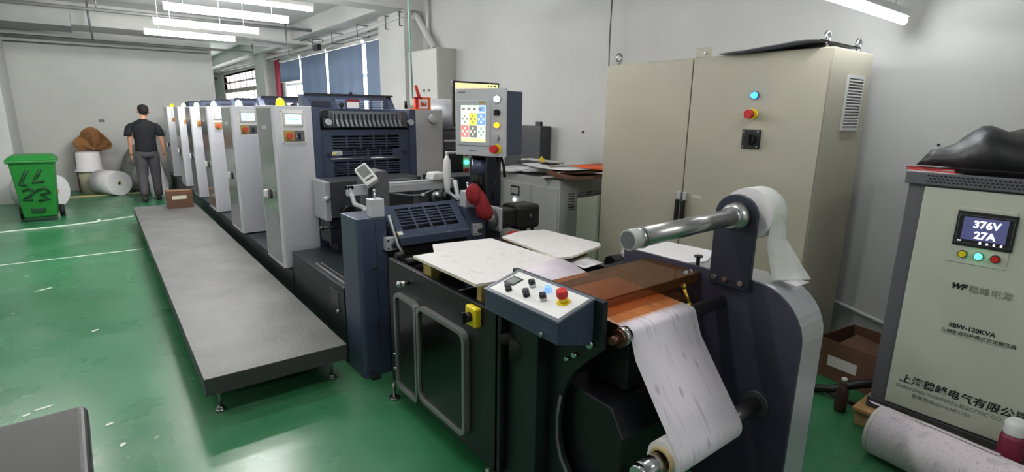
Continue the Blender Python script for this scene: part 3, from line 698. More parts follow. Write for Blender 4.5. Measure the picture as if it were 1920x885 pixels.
build(MB().cyl((1.235, 1.655, .74), (1.295, 1.60, .74), .03, n=20).cyl((1.25, 1.62, .70), (1.42, 1.5, .70), .05, n=20), 'tension_roller', 'rubber', t)
build(MB().cyl((2.22, 1.95, .83), (2.3, 1.95, .83), .045, n=20).cyl((2.05, 1.85, .85), (2.24, 1.85, .85), .02, n=12), 'motor_end', 'black', t)

# boards lying on the table
def board(name, label, pts, z, th, mat, edge, blocks=()):
    t = thing(name, label, 'board', (pts[0][0], pts[0][1], z-th))
    build(MB().prism(pts, 'z', z-th, z-.003), 'board_core', edge, t)
    build(MB().prism([(a[0], a[1]) for a in pts], 'z', z-.003, z), 'paper_cover', mat, t)
    for (x0, x1, y0, y1, zb) in blocks: build(B(x0, x1, y0, y1, zb, z-th), 'wooden_block', 'wood_block', t, .003)
    return t
board('covered_board', 'large white paper covered board on wooden blocks over the feeding table', [(1.215, 2.40), (1.22, 1.825), (1.42, 1.79), (1.80, 1.90), (1.78, 2.50), (1.42, 2.56), (1.34, 2.40)], .93, .014, 'sheet_print', 'paper_yellowed',
      [(1.252, 1.30, 2.28, 2.36, .80), (1.252, 1.285, 1.83, 1.865, .80), (1.72, 1.76, 1.95, 2.02, .83)])
board('covered_board', 'smaller printed paper board right of the large board, round mark on it', [(1.84, 2.47), (1.79, 1.925), (1.86, 1.90), (2.17, 1.98), (2.21, 2.03), (2.18, 2.48), (2.02, 2.53)], .938, .012, 'sheet_print', 'paper_yellowed', [(2.172, 2.195, 2.1, 2.3, .82)])
t = tag(build(MB().ribbon([(1.40, 1.82, .9325), (1.43, 1.72, .935), (1.45, 1.65, .94), (1.46, 1.61, .94)], [(1.81, 1.95, .9325), (1.79, 1.83, .935), (1.74, 1.70, .94), (1.71, 1.61, .94)], .001), 'printed_sheet', 'sheet_print_lilac'), 'loose lilac white printed sheet hanging off the board towards the console', 'paper sheet')
tag(build(MB().ribbon([(1.86, 1.93, .905), (1.86, 1.80, .90)], [(2.02, 1.95, .905), (2.04, 1.84, .89)], .002), 'printed_sheet', 'paper'), 'small white sheet corner sticking out under the smaller board', 'paper sheet')

# servo motor right of the infeed
t = thing('servo_motor', 'black square servo motor with steel flange, mounted sideways behind the boards', 'motor', (2.5, 3.1, .8))
build(MB().cyl((2.125, 3.1, .93), (2.22, 3.1, .93), .075, n=28), 'gearbox', 'steel', t)
build(B(2.22, 2.25, 3.01, 3.19, .84, 1.02), 'flange', 'silver_paint', t, .012)
build(B(2.25, 2.40, 3.02, 3.18, .86, 1.0), 'motor_body', 'black', t, .015)
build(B(2.37, 2.60, 3.0, 3.2, .835, 1.02), 'motor_cover', 'black', t, .03)
build(MB().cyl((2.50, 3.0, .94), (2.50, 2.998, .94), .01, n=14), 'motor_badge', 'steel', t)
build(MB().cyl((2.48, 3.06, .84), (2.48, 3.06, .72), .028, n=16), 'plug', 'black', t); build(MB().cyl((2.57, 3.06, .84), (2.57, 3.06, .76), .013, n=12), 'plug', 'black', t)
build(MB().tube([(2.42, 3.05, .80), (2.37, 3.03, .81), (2.34, 3.02, .77), (2.35, 3.0, .68), (2.36, 3.0, .5)], .01), 'motor_cable', 'black', t)
for o_ in children(t): o_.location.z -= .025
def rag(label, pts, rads, seed, mat='dark_red'):
    random.seed(seed); mb = MB(); rings = []; n = 26; m = len(pts)
    for i, (p, r) in enumerate(zip(pts, rads)):
        row = []
        for k in range(n):
            a = 2*math.pi*k/n; q = 1+.16*math.sin(4*a+i*.5)+.10*math.sin(7*a-i*.9)+random.uniform(-.03, .03)
            row.append(mb.v((p[0]+r*q*math.cos(a), p[1]+.7*r*q*math.sin(a), p[2]+.004*math.sin(5*a+i))))
        rings.append(row)
    for i in range(m-1):
        for k in range(n): mb.face([rings[i][k], rings[i][(k+1) % n], rings[i+1][(k+1) % n], rings[i+1][k]], True)
    mb.face(rings[0][::-1]); mb.face(rings[-1])
    return tag(build(mb, 'red_rag', mat), label, 'cloth')
rag('dark red rag hanging in a bunch on the navy arm, upper bulge', [(1.915, 2.90, 1.20), (1.915, 2.9, 1.195), (1.92, 2.9, 1.175), (1.925, 2.9, 1.14), (1.93, 2.9, 1.10), (1.94, 2.9, 1.07), (1.945, 2.9, 1.055)], [.008, .025, .046, .056, .05, .034, .01], 1)
rag('dark red rag bunch drooping over the motor gearbox', [(1.96, 2.89, 1.15), (1.965, 2.89, 1.145), (1.97, 2.89, 1.12), (1.98, 2.89, 1.08), (1.995, 2.89, 1.03), (2.01, 2.89, .99), (2.015, 2.89, .96), (2.015, 2.89, .95)], [.008, .025, .036, .042, .052, .055, .04, .012], 2)
rag('small red rag lying behind the boards near the motor', [(2.26, 2.88, .797), (2.26, 2.88, .80), (2.26, 2.88, .82), (2.25, 2.88, .835), (2.24, 2.88, .845)], [.05, .085, .075, .05, .012], 3, 'red')
tag(build(MB().box(2.09, 2.36, 2.74, 2.97, .775, .795), 'metal_ledge', 'steel_dark', None, .003), 'grey metal ledge beneath the small red rag', 'ledge')

# ================================================================== HMI control box
th = math.radians(-69); HC = (2.05, 3.0, 0)
t = thing('operator_panel', 'large silver touch screen control box with navy back, hung over the press', 'control box', (HC[0], HC[1], 1.38), th)
def hb(*a): return MB().box(*a)
# local: x right, -y towards the operator, z up from the lower edge
build(hb(-.19, .19, .0, .22, .0, .42), 'back_case', 'navy', t, .004, local=True)
fp = build(hb(-.205, .205, -.014, .0, -.008, .435), 'front_plate', 'silver_paint', t, .003, local=True)
bz = build(hb(-.185, .085, -.022, -.014, .06, .36), 'screen_bezel', 'wrap_grey', t, .004, local=True)
build(hb(-.15, .05, -.024, -.022, .085, .325), 'screen', 'screen_green', bz, local=True)
def hicon(x0, x1, z0, z1, mat): build(hb(x0, x1, -.0248, -.024, z0, z1), 'screen_tile', mat, bz, local=True)
for (c, r, m_) in ((0, 1, 'screen_white'), (1, 1, 'screen_yellow'), (2, 1, 'screen_blue'), (0, 0, 'screen_pink'), (1, 0, 'screen_grey'), (2, 0, 'screen_green')):
    x = -.148+c*.067; z = .115+r*.082; hicon(x, x+.063, z, z+.078, m_)
    mb = MB()
    for dx, dz in ((0, .02), (0, -.02), (.017, 0), (-.017, 0)): mb.box(x+.031+dx-.006, x+.031+dx+.006, -.0256, -.0249, z+.039+dz-.007, z+.039+dz+.007)
    build(mb, 'icon', 'screen_white' if m_ in ('screen_blue', 'screen_pink', 'screen_grey') else 'screen_grey', bz, local=True)
hicon(-.148, .048, .087, .108, 'screen_cream'); hicon(-.148, -.02, .285, .318, 'screen_white'); hicon(.0, .045, .285, .318, 'screen_blue')
mb = MB()
for i in range(4): mb.box(-.14+i*.045, -.115+i*.045, -.0256, -.0249, .293, .308)
build(mb, 'icon', 'screen_grey', bz, local=True)
build(hb(.0, .045, -.0225, -.022, .335, .35), 'bezel_logo', 'mustard', bz, local=True)
build(hb(-.18, -.12, -.0145, -.014, .408, .413), 'plate_lettering', 'dark_grey', fp, local=True); build(hb(-.09, -.02, -.0145, -.014, .022, .027), 'plate_lettering', 'dark_grey', fp, local=True)
for z, m_, r in ((.365, 'led_white', .02), (.20, 'led_orange', .018), (.115, 'chrome', .017)):
    bt = build(MB().cyl((.14, -.014, z), (.14, -.024, z), r+.006, n=24), 'button_ring', 'chrome', t, local=True)
    build(MB().cyl((.14, -.024, z), (.14, -.036, z), r, r*.9, n=24), 'button', m_, bt, local=True)
kb = build(MB().cyl((.14, -.014, .28), (.14, -.024, .28), .024, n=24), 'button_ring', 'chrome', t, local=True); build(MB().box(.13, .15, -.05, -.024, .262, .298), 'key_switch', 'black', kb, .004, local=True)
eb = build(MB().cyl((.14, -.014, .045), (.14, -.02, .045), .032, n=24), 'emergency_ring', 'yellow', t, local=True)
build(MB().cyl((.14, -.02, .045), (.14, -.05, .045), .016, n=20).cyl((.14, -.05, .045), (.14, -.075, .045), .029, .025, n=24), 'emergency_stop', 'red', eb, local=True)
t = thing('support_arm', 'glossy black upright arm carrying the silver control box', 'arm', (2.1, 3.05, 1.0))
build(MB().cyl((2.09, 3.08, 1.035), (2.09, 3.08, 1.372), .05, n=28), 'arm_tube', 'black_gloss', t)
for za_, zb_, rr_ in ((1.24, 1.34, .054), (1.035, 1.06, .065)): build(MB().cyl((2.09, 3.08, za_), (2.09, 3.08, zb_), rr_, n=28), 'arm_collar', 'navy', t)
build(MB().tube([(2.17, 2.98, 1.37), (2.185, 2.97, 1.25), (2.16, 3.0, 1.15), (2.15, 3.0, 1.06)], .008).tube([(2.2, 2.98, 1.37), (2.22, 2.97, 1.3), (2.23, 2.97, 1.22)], .01), 'arm_cable', 'black', t)
# second monitor and small control panel behind
t = thing('monitor', 'black framed desktop monitor peeking out above the silver control box', 'monitor', (2.5, 3.75, 1.16))
build(B(2.285, 2.74, 3.74, 3.77, 1.55, 1.905), 'monitor_frame', 'black', t, .005)
ms = build(B(2.305, 2.72, 3.737, 3.74, 1.57, 1.89), 'monitor_screen', 'screen_desktop', t)
build(B(2.305, 2.72, 3.7355, 3.737, 1.86, 1.89), 'title_bar', 'screen_cream', ms)
build(MB().box(2.62, 2.632, 3.7345, 3.7355, 1.869, 1.881).box(2.65, 2.662, 3.7345, 3.7355, 1.869, 1.881).box(2.685, 2.70, 3.7345, 3.7355, 1.867, 1.883), 'window_buttons', 'dark_grey', ms)
build(B(2.46, 2.52, 3.77, 3.79, 1.17, 1.7).box(2.40, 2.6, 3.72, 3.86, 1.161, 1.171), 'monitor_stand', 'black', t)
t = thing('remote_panel', 'white edged black control panel with red and green buttons below the silver box', 'control box', (2.23, 3.59, 1.161))
for a in [0]:
    pb = build(B(2.125, 2.34, 3.57, 3.61, 1.161, 1.36), 'panel_plate', 'silver_paint', t, .004)
    build(B(2.135, 2.265, 3.562, 3.57, 1.20, 1.345), 'panel_screen', 'black', pb, .003)
    for z, m_ in ((1.335, 'red'), (1.275, 'led_green'), (1.215, 'red')):
        build(MB().cyl((2.295, 3.57, z), (2.295, 3.55, z), .016, n=18), 'panel_button', m_, pb)
t = thing('console_cabinet', 'dark grey machine cabinet behind the nearest unit, steel drum on top', 'cabinet', (2.9, 4.2, 0))
build(B(2.66, 3.2, 4.55, 5.1, 0, 1.46), 'case', 'dark_grey', t, .006); build(B(2.67, 3.19, 4.545, 4.55, 1.38, 1.40), 'edge_strip', 'light_grey', t)
build(B(2.70, 3.16, 4.545, 4.55, 1.05, 1.3), 'case_door', 'black_paint', t)
t = tag(build(MB().cyl((2.68, 4.95, 1.63), (3.4, 4.95, 1.63), .165, n=36), 'drum', 'silver_paint'), 'big round grey drum lying between the press and the silver control box', 'drum')
# red tool and orange box on top of the near unit
t = thing('orange_box', 'orange and white small box standing on top of the nearest printing unit', 'box', (2.48, 4.62, 1.68))
build(B(2.43, 2.55, 4.58, 4.70, 1.68, 1.795), 'box_body', 'orange', t, .003); build(B(2.43, 2.515, 4.575, 4.58, 1.69, 1.775), 'box_front', 'white_plastic', t)
build(MB().box(2.445, 2.50, 4.572, 4.575, 1.715, 1.728).box(2.445, 2.455, 4.572, 4.575, 1.728, 1.75).box(2.468, 2.478, 4.572, 4.575, 1.728, 1.75).box(2.49, 2.50, 4.572, 4.575, 1.728, 1.75), 'box_print', 'red', t)
t = thing('red_wrench', 'red bent handle tool sticking up beside the orange box', 'tool', (2.42, 4.6, 1.68))
build(MB().box(2.37, 2.45, 4.56, 4.572, 1.775, 1.795), 'tool_head', 'dark_red', t, .002)
build(MB().hexa([(2.405, 4.56, 1.79), (2.44, 4.56, 1.79), (2.44, 4.575, 1.79), (2.405, 4.575, 1.79), (2.375, 4.56, 1.9), (2.40, 4.56, 1.9), (2.40, 4.575, 1.9), (2.375, 4.575, 1.9)]), 'tool_handle', 'red', t, .003)
build(B(2.38, 2.41, 4.56, 4.58, 1.68, 1.78), 'tool_foot', 'red', t)
tag(build(MB().prism([(2.34, 4.55), (2.41, 4.53), (2.42, 4.58), (2.34, 4.60)], 'z', 1.682, 1.69), 'red_cloth', 'orange'), 'flat orange cloth next to the orange box', 'cloth')

# ================================================================== unwinder stand
t = thing('rewinding_stand', 'dark rewinding stand with big navy side plate and grey rounded housing, paper web running down', 'press unit', (1.7, 1.3, 0))
# left plate with a scooped front
sc_ = [(1.18, 1.015), (1.18, .835), (1.20, .81), (1.25, .765), (1.30, .71), (1.345, .64), (1.375, .56), (1.388, .48), (1.385, .38), (1.36, .30), (1.31, .24), (1.25, .18), (1.2, .08), (1.2, 0.02), (1.70, 0.02), (1.70, 1.015)]
lp = build(MB().prism(sc_, 'x', 1.325, 1.35), 'left_plate', 'black_green', t, .003)
build(MB().tube([(1.322, 1.375, .57), (1.32, 1.388, .48), (1.32, 1.385, .38), (1.32, 1.36, .30), (1.32, 1.31, .24), (1.32, 1.25, .18)], .006), 'cable', 'mid_grey', lp)
for y, z, r in ((1.225, .905-.06, .014), (1.30, .775, .010), (1.34, .745, .008)): build(MB().cyl((1.325, y, z), (1.305, y, z), r, n=16), 'plate_bolt', 'chrome', lp)
build(MB().box(1.26, 1.325, 1.45, 1.70, 0.02, .93), 'left_post', 'black_green', t, .003)
# right plate and its housing, rounded front corner
def rp(x0, x1, zt, yf, r, inset=0): return [(1.71, 0.0), (1.71, zt), (yf+r, zt)]+[(yf+r-r*math.sin(math.radians(a)), zt-r+r*math.cos(math.radians(a))) for a in range(10, 91, 10)]+[(yf-.0, .3), (yf-.0, 0.0)]
build(MB().prism(rp(0, 0, 1.0, .815, .22), 'x', 2.05, 2.068), 'side_plate', 'purple_navy', t)
build(B(2.30, 2.42, 1.34, 1.71, .5, .98), 'rear_shelf', 'wrap_grey', t, .004)
hs = build(MB().prism(rp(0, 0, .985, .83, .21), 'x', 2.068, 2.30), 'side_housing', 'wrap_grey', t, .012, 3)
ring_ = build(MB().cyl((2.05, .955, .485), (2.035, .955, .485), .055, n=32), 'shaft_flange', 'dark_grey', t)
build(MB().cyl((2.05, 1.2, .30), (2.04, 1.2, .30), .045, n=24), 'bearing_cap', 'navy_dark', t)
build(B(1.35, 2.05, 1.62, 1.68, .1, .85), 'rear_wall', 'black', t)
# rollers
tr = build(MB().cyl((1.40, 1.16, .875), (2.05, 1.16, .875), .028, n=32), 'top_roller', 'steel_dark', t)
build(MB().cyl((1.35, 1.16, .872), (1.40, 1.16, .872), .016, n=16).cyl((1.385, 1.16, .872), (1.40, 1.16, .872), .034, n=24), 'roller_end', 'copper_shade', t)
build(MB().ring((1.398, 1.16, .875), (1.43, 1.16, .875), .036, .028, 28), 'roller_collar', 'chrome', tr)
for (y, z, r) in ((1.35, .86, .024), (1.55, .90, .026)): build(MB().cyl((1.35, y, z), (2.05, y, z), r, n=24), 'guide_roller', 'steel_dark', t)
# black drive box below the web
build(MB().prism([(1.10, .10), (1.10, .50), (1.165, .60), (1.42, .61), (1.42, .10)], 'x', 1.375, 1.72), 'drive_box', 'black_paint', t, .006)
build(B(1.50, 1.62, 1.2, 1.4, .61, .82), 'inner_bracket', 'black_green', t, .004)
build(MB().tube([(1.36, 1.22, .28), (1.40, 1.10, .31), (1.46, .98, .33)], .02, 14), 'pen_holder', 'black', t)
# air shaft, core and rewound roll
ax = (.955, .485)
build(MB().cyl((1.30, ax[0], ax[1]), (1.415, ax[0], ax[1]), .036, n=32).cyl((1.28, ax[0], ax[1]), (1.30, ax[0], ax[1]), .03, .036, n=32), 'air_shaft', 'chrome', t)
build(MB().cyl((1.82, ax[0], ax[1]), (2.04, ax[0], ax[1]), .034, n=28), 'air_shaft', 'steel_dark', t)
# amber cover
ac = build(MB().box(1.36, 2.045, 1.27, 1.56, .972, .98).box(1.36, 2.045, 1.27, 1.278, .94, .972), 'amber_cover', 'amber', t)
build(MB().prism([(1.272, .94), (1.190, .918), (1.190, .915), (1.272, .936)], 'x', 1.41, 1.86), 'amber_tint_sheet', 'amber_clear', t)  # clear sheet added to tint the web orange ahead of the cover
build(MB().cyl((1.365, 1.31, .98), (1.365, 1.31, .99), .012, n=14).cyl((1.40, 1.3, .98), (1.40, 1.3, .988), .010, n=14), 'cover_screw', 'chrome', t)
build(MB().cyl((1.965, 1.29, .985), (1.99, 1.30, .98), .01, n=12).cyl((2.01, 1.3, .98), (2.03, 1.3, .98), .01, n=12), 'cover_hinge', 'chrome', t)
build(MB().cyl((1.93, 1.27, .93), (1.93, 1.23, .86), .008, n=12).ball((1.93, 1.27, .935), .013).ball((1.925, 1.23, .86), .014), 'nip_handle', 'brass', t)
build(B(1.35, 2.05, 1.562, 1.6, .90, .935), 'cross_rail', 'navy_dark', t)
# bracket with cantilever shaft
bk = [(1.035, .955), (1.255, .955), (1.255, 1.07), (1.20, 1.265)]+[(1.115+.085*math.cos(math.radians(a)), 1.262+.085*math.sin(math.radians(a))) for a in range(0, 181, 15)]+[(1.035, 1.20)]
bk = [(1.035, .955), (1.215, .955)]+[(1.125+.09*math.cos(math.radians(a)), 1.262+.085*math.sin(math.radians(a))) for a in range(0, 181, 15)]
br = build(MB().prism(bk, 'x', 2.026, 2.05), 'shaft_bracket', 'navy_dark', t, .003)
for y, z in ((1.19, .985), (1.14, .985), (1.07, .985)): build(MB().cyl((2.026, y, z), (2.017, y, z), .012, n=6), 'bracket_bolt', 'steel', br)
us = build(MB().cyl((1.42, 1.11, 1.252), (2.0, 1.11, 1.262), .034, n=36), 'upper_shaft', 'brushed', t)
build(MB().cyl((1.39, 1.11, 1.2515), (1.42, 1.11, 1.252), .035, n=32).cyl((1.408, 1.11, 1.252), (1.414, 1.11, 1.252), .038, n=32), 'shaft_ring', 'steel', us)
build(MB().cyl((1.345, 1.11, 1.251), (1.39, 1.11, 1.2515), .035, n=32), 'shaft_cap', 'light_grey', us)
build(MB().cyl((1.343, 1.11, 1.251), (1.345, 1.11, 1.251), .030, n=32), 'cap_face', 'mid_grey', us)
build(MB().lathe([(.032, 1.97), (.055, 1.985), (.058, 2.026)], (0, 1.11, 1.262), 36, 'x').cyl((1.955, 1.11, 1.261), (1.99, 1.11, 1.262), .042, n=32), 'shaft_hub', 'brushed', br)
build(MB().cyl((2.068, 1.11, 1.262), (2.24, 1.11, 1.262), .03, n=24), 'roll_mandrel', 'steel', br)
build(MB().cyl((2.10, 1.32, .985), (2.10, 1.32, 1.03), .009, n=14).cyl((2.10, 1.32, 1.03), (2.10, 1.32, 1.037), .02, n=16), 'thumb_screw', 'black', t)
for x in (1.4, 2.2):
    build(MB().cyl((x, 1.3, 0), (x, 1.3, .02), .03, n=16), 'foot', 'steel', t)

# paper web: horizontal run, over the roller, down to the rewound roll
def webpath():
    p = [(1.60, .928), (1.50, .925), (1.35, .915), (1.22, .908)]
    p += [(1.16-.031*math.sin(math.radians(a)), .875+.031*math.cos(math.radians(a))) for a in range(0, 76, 15)]
    p += [(1.10, .80), (1.05, .73), (1.0, .66), (.95, .585), (.905, .52)]
    return p
P_ = webpath(); rr = .068
a0 = 130
P_ = P_[:-2]+[(ax[0]+rr*math.cos(math.radians(180-a)), ax[1]+rr*math.sin(math.radians(180-a))) for a in range(32, -181, -12)]
t = thing('paper_web', 'long printed white paper web running over the top roller down onto the lower roll', 'paper web', (1.62, .95, .4))
build(MB().ribbon([(1.42, a, b) for a, b in P_], [(1.82, a, b) for a, b in P_], .0012), 'web', 'web_print', t)
rl = build(MB().ring((1.421, ax[0], ax[1]), (1.819, ax[0], ax[1]), rr-.003, .047, 48), 'paper_roll', 'paper', t)
build(MB().ring((1.405, ax[0], ax[1]), (1.835, ax[0], ax[1]), .0465, .038, 40), 'core_tube', 'core_card', t)

# marker pen
t = thing('marker_pen', 'short white and yellow marker lying on the drive box holder at bottom', 'pen', (1.42, 1.02, .33))
mb = MB(); p0 = Vector((1.315, 1.13, .36)); d = Vector((.10, -.10, -.035)).normalized()
build(MB().cyl(p0, p0+d*.045, .013, n=16), 'pen_cap', 'white_plastic', t); build(MB().cyl(p0+d*.045, p0+d*.12, .011, n=16), 'pen_body', 'core_card', t)

# console on the left plate
t = thing('control_console', 'sloping white topped control console with black knobs and red mushroom button', 'control console', (1.23, 1.44, .8))
xa, xb = 1.15, 1.324
za, zb = .97, 1.018
def zt(x): return za+(x-xa)*(zb-za)/(xb-xa)
y0, y1 = 1.222, 1.652
build(MB().hexa([(xa+.0, y0+.0, .885), (xb, y0, .84), (xb, y1, .84), (xa, y1, .885), (xa, y0, za-.004), (xb, y0, zb-.004), (xb, y1, zb-.004), (xa, y1, za-.004)]), 'console_case', 'navy', t, .003)
def slope(mb): mb.T = Matrix.Translation((xa, 0, za)) @ Matrix.Rotation(-math.atan2(zb-za, xb-xa), 4, 'Y'); return mb
Lw = math.hypot(xb-xa, zb-za)
mb = slope(MB()); mb.box(-.004, Lw, y0-.004, y0+.012, -.004, .004).box(-.004, Lw, y1-.012, y1+.004, -.004, .004).box(-.004, .012, y0+.012, y1-.012, -.004, .004).box(Lw-.012, Lw, y0+.012, y1-.012, -.004, .004)
build(mb, 'console_rim', 'rim_grey', t)
mb = slope(MB()); mb.box(.012, Lw-.012, y0+.012, y1-.012, -.003, .002); fp = build(mb, 'face_plate', 'white_plastic', t)
def knob(u, y, name, m1, m2=None, r=.013, h=.028):
    mb = slope(MB()); mb.cyl((u, y, .002), (u, y, .002+h*.5), r, n=20); k = build(mb, name+'_base', m2 or m1, t)
    mb = slope(MB()); mb.cyl((u, y, .002+h*.5), (u, y, .002+h), r*1.02, n=20).box(u-.003, u+.003, y-r*.9, y+r*.9, .002+h, .004+h); build(mb, name, m1, k)
knob(.045, 1.553, 'speed_knob', 'dark_grey', 'black'); knob(.055, 1.455, 'dial_knob', 'dark_grey', 'black'); knob(.115, 1.49, 'selector_switch', 'black', 'chrome'); knob(.07, 1.375, 'selector_switch', 'black', 'chrome')
mb = slope(MB()); mb.cyl((.125, 1.41, .002), (.125, 1.41, .012), .016, n=20).cyl((.125, 1.41, .012), (.125, 1.41, .022), .012, n=20); build(mb, 'blue_button', 'screen_blue', t)
mb = slope(MB()); mb.cyl((.10, 1.30, .002), (.10, 1.30, .005), .026, n=24).cyl((.10, 1.30, .005), (.10, 1.30, .022), .015, n=20); k = build(mb, 'emergency_base', 'yellow', t)
mb = slope(MB()); mb.cyl((.10, 1.30, .022), (.10, 1.30, .034), .018, .022, n=24).cyl((.10, 1.30, .034), (.10, 1.30, .052), .0215, .019, n=28); build(mb, 'emergency_stop', 'red', k)
mb = slope(MB()); mb.box(.075, .13, 1.565, 1.625, .002, .005); k = build(mb, 'meter_frame', 'black', t)
mb = slope(MB()); mb.box(.083, .122, 1.572, 1.618, .005, .006); build(mb, 'meter_window', 'lcd_dim', k)
build(MB().cyl((1.15, 1.30, .90), (1.138, 1.30, .90), .008, n=12), 'console_screw', 'steel', t)

# label tape roll and its loose tail
t = thing('label_roll', 'white label tape roll behind the bracket, its tail draping onto the grey housing', 'label roll', (2.14, 1.11, .985))
build(MB().ring((2.085, 1.11, 1.262), (2.205, 1.11, 1.262), .108, .038, 56), 'tape_roll', 'paper', t)
build(MB().ring((2.083, 1.11, 1.262), (2.207, 1.11, 1.262), .0375, .031, 40), 'core_tube', 'core_card', t)
tail = [(1.11+.1095*math.cos(math.radians(a)), 1.262+.1095*math.sin(math.radians(a))) for a in range(75, 196, 10)]
TL = [(2.085, a, b) for a, b in tail]+[(2.09, 1.012, 1.16), (2.10, 1.010, 1.12), (2.11, 1.005, 1.085), (2.115, .998, 1.05), (2.118, .99, 1.02), (2.12, .985, 1.004)]
TR = [(2.205, a, b) for a, b in tail]+[(2.215, .997, 1.165), (2.225, .975, 1.13), (2.235, .95, 1.09), (2.245, .925, 1.05), (2.255, .905, 1.02), (2.26, .895, 1.004)]
build(MB().ribbon(TL, TR, .001, 3), 'tape_tail', 'label_print', t)
build(MB().ribbon([(2.15, .90, .993), (2.16, .95, .996), (2.16, 1.0, 1.0), (2.15, 1.02, 1.02)], [(2.25, .895, .993), (2.255, .95, .996), (2.25, 1.0, 1.0), (2.24, 1.02, 1.02)], .001), 'tape_fold', 'paper', t)
tag(build(B(2.105, 2.15, 1.085, 1.12, .986, 1.09), 'carton', 'paper_shade', None, .002), 'small pale pinkish block standing in for a reflection behind the navy bracket', 'carton')  # upright block in place of a pinkish reflection
def sheet(name, label, pts, z, th, mat, cat='paper sheet', group=None, bev=0):
    o = build(MB().prism(pts, 'z', z, z+th), name, mat, None, bev); return tag(o, label, cat, group)
sheet('paper_stack', 'flat white paper stack lying on top of the grey housing under the shaft', [(2.09, 1.70), (2.085, 1.37), (2.20, 1.335), (2.40, 1.42), (2.37, 1.74), (2.14, 1.74)], .986, .006, 'paper')

# ================================================================== beige double cabinet
t = thing('control_cabinet', 'large beige double door electrical cabinet against the right wall', 'cabinet', (3.75, 2.3, 0))
build(B(3.468, 4.06, 1.43, 3.18, 0, 2.065), 'cabinet_body', 'beige', t, .005)
dl = build(B(3.45, 3.467, 2.362, 3.178, .12, 2.055), 'door', 'beige', t, .004)
dr = build(B(3.45, 3.467, 1.435, 2.352, .12, 2.06), 'door', 'beige', t, .004)
for y, d in ((2.372, dl), (2.322, dr)):
    h = build(MB().box(3.425, 3.45, y-.014, y+.014, 1.04, 1.10), 'handle_plate', 'silver_paint', d, .004)
    build(MB().box(3.405, 3.43, y-.016, y+.016, .88, 1.045), 'handle_grip', 'black', h, .008)
build(MB().box(3.4485, 3.45, 2.19, 2.27, 1.065, 1.09), 'sticker', 'light_grey', dr)
text('Rittal', .03, 'mid_grey', dr, face_mx((3.448, 2.265, 1.066))) if False else None
lb = build(MB().cyl((3.45, 1.87, 1.795), (3.44, 1.87, 1.795), .027, n=24), 'lamp_ring', 'mid_grey', dr); build(MB().cyl((3.44, 1.87, 1.795), (3.425, 1.87, 1.795), .022, .018, n=24), 'blue_lamp', 'led_blue', lb)
eb = build(MB().cyl((3.45, 1.87, 1.675), (3.43, 1.87, 1.675), .034, n=28), 'emergency_ring', 'yellow', dr); build(MB().cyl((3.43, 1.87, 1.675), (3.405, 1.87, 1.675), .016, n=20).cyl((3.405, 1.87, 1.675), (3.38, 1.87, 1.675), .030, .027, n=28), 'emergency_stop', 'red', eb)
sw = build(B(3.438, 3.45, 1.80, 1.925, 1.45, 1.575), 'isolator_plate', 'black', dr, .003)
build(MB().cyl((3.438, 1.862, 1.512), (3.42, 1.862, 1.512), .035, n=28).box(3.395, 3.42, 1.852, 1.872, 1.48, 1.545), 'isolator_knob', 'panel_dark', sw)
mb = MB()
for y in (1.815, 1.91):
    for z in (1.465, 1.56): mb.cyl((3.438, y, z), (3.434, y, z), .006, n=10)
build(mb, 'screws', 'steel', sw)
# side louvre
lv = build(MB().box(3.70, 3.95, 1.42, 1.43, 1.58, 1.60).box(3.70, 3.95, 1.42, 1.43, 1.90, 1.92).box(3.70, 3.715, 1.42, 1.43, 1.60, 1.90).box(3.935, 3.95, 1.42, 1.43, 1.60, 1.90), 'louvre_frame', 'light_grey', t)
build(B(3.715, 3.935, 1.427, 1.43, 1.6, 1.9), 'louvre_back', 'mid_grey', lv)
mb = MB()
for i in range(16):
    z = 1.608+i*.0183; mb.hexa([(3.715, 1.418, z), (3.935, 1.418, z), (3.935, 1.428, z+.006), (3.715, 1.428, z+.006), (3.715, 1.418, z+.006), (3.935, 1.418, z+.006), (3.935, 1.428, z+.012), (3.715, 1.428, z+.012)])
build(mb, 'louvre_slats', 'light_grey', lv)
def ring_pts(c, r, ax_, n=20):
    return [(c[0]+(r*math.cos(2*math.pi*i/n) if ax_ == 'x' else 0), c[1]+(r*math.cos(2*math.pi*i/n) if ax_ == 'y' else 0), c[2]+r*math.sin(2*math.pi*i/n)) for i in range(n)]
for c, a in (((3.52, 1.50, 2.125), 'x'), ((3.98, 1.50, 2.125), 'x'), ((3.52, 3.12, 2.12), 'x')):
    build(MB().tube(ring_pts(c, .032, a), .009, 8, True).cyl((c[0], c[1], 2.065), (c[0], c[1], 2.095), .014, n=12), 'eye_bolt', 'steel', t)
build(MB().box(3.47, 3.475, 2.23, 2.36, 2.065, 2.13), 'joint_bracket', 'beige', t, .004)
build(MB().cyl((3.47, 2.28, 2.09), (3.46, 2.28, 2.09), .01, n=12), 'joint_bolt', 'steel', t)
build(B(3.48, 4.0, 3.18, 3.184, .35, .9), 'side_patch', 'beige', t)
# sagging grey sheet on its top
pts = [(2.13, 2.068), (2.05, 2.068), (1.95, 2.07), (1.85, 2.078), (1.72, 2.088), (1.62, 2.098), (1.54, 2.10), (1.47, 2.096)]
t = tag(build(MB().ribbon([(3.36+(.03 if i == 0 else 0), y, z+.004) for i, (y, z) in enumerate(pts)], [(3.95, y, z+.004) for y, z in pts], .006), 'foam_sheet', 'mid_grey'), 'thin curled grey sheet lying on top of the beige cabinet', 'sheet')
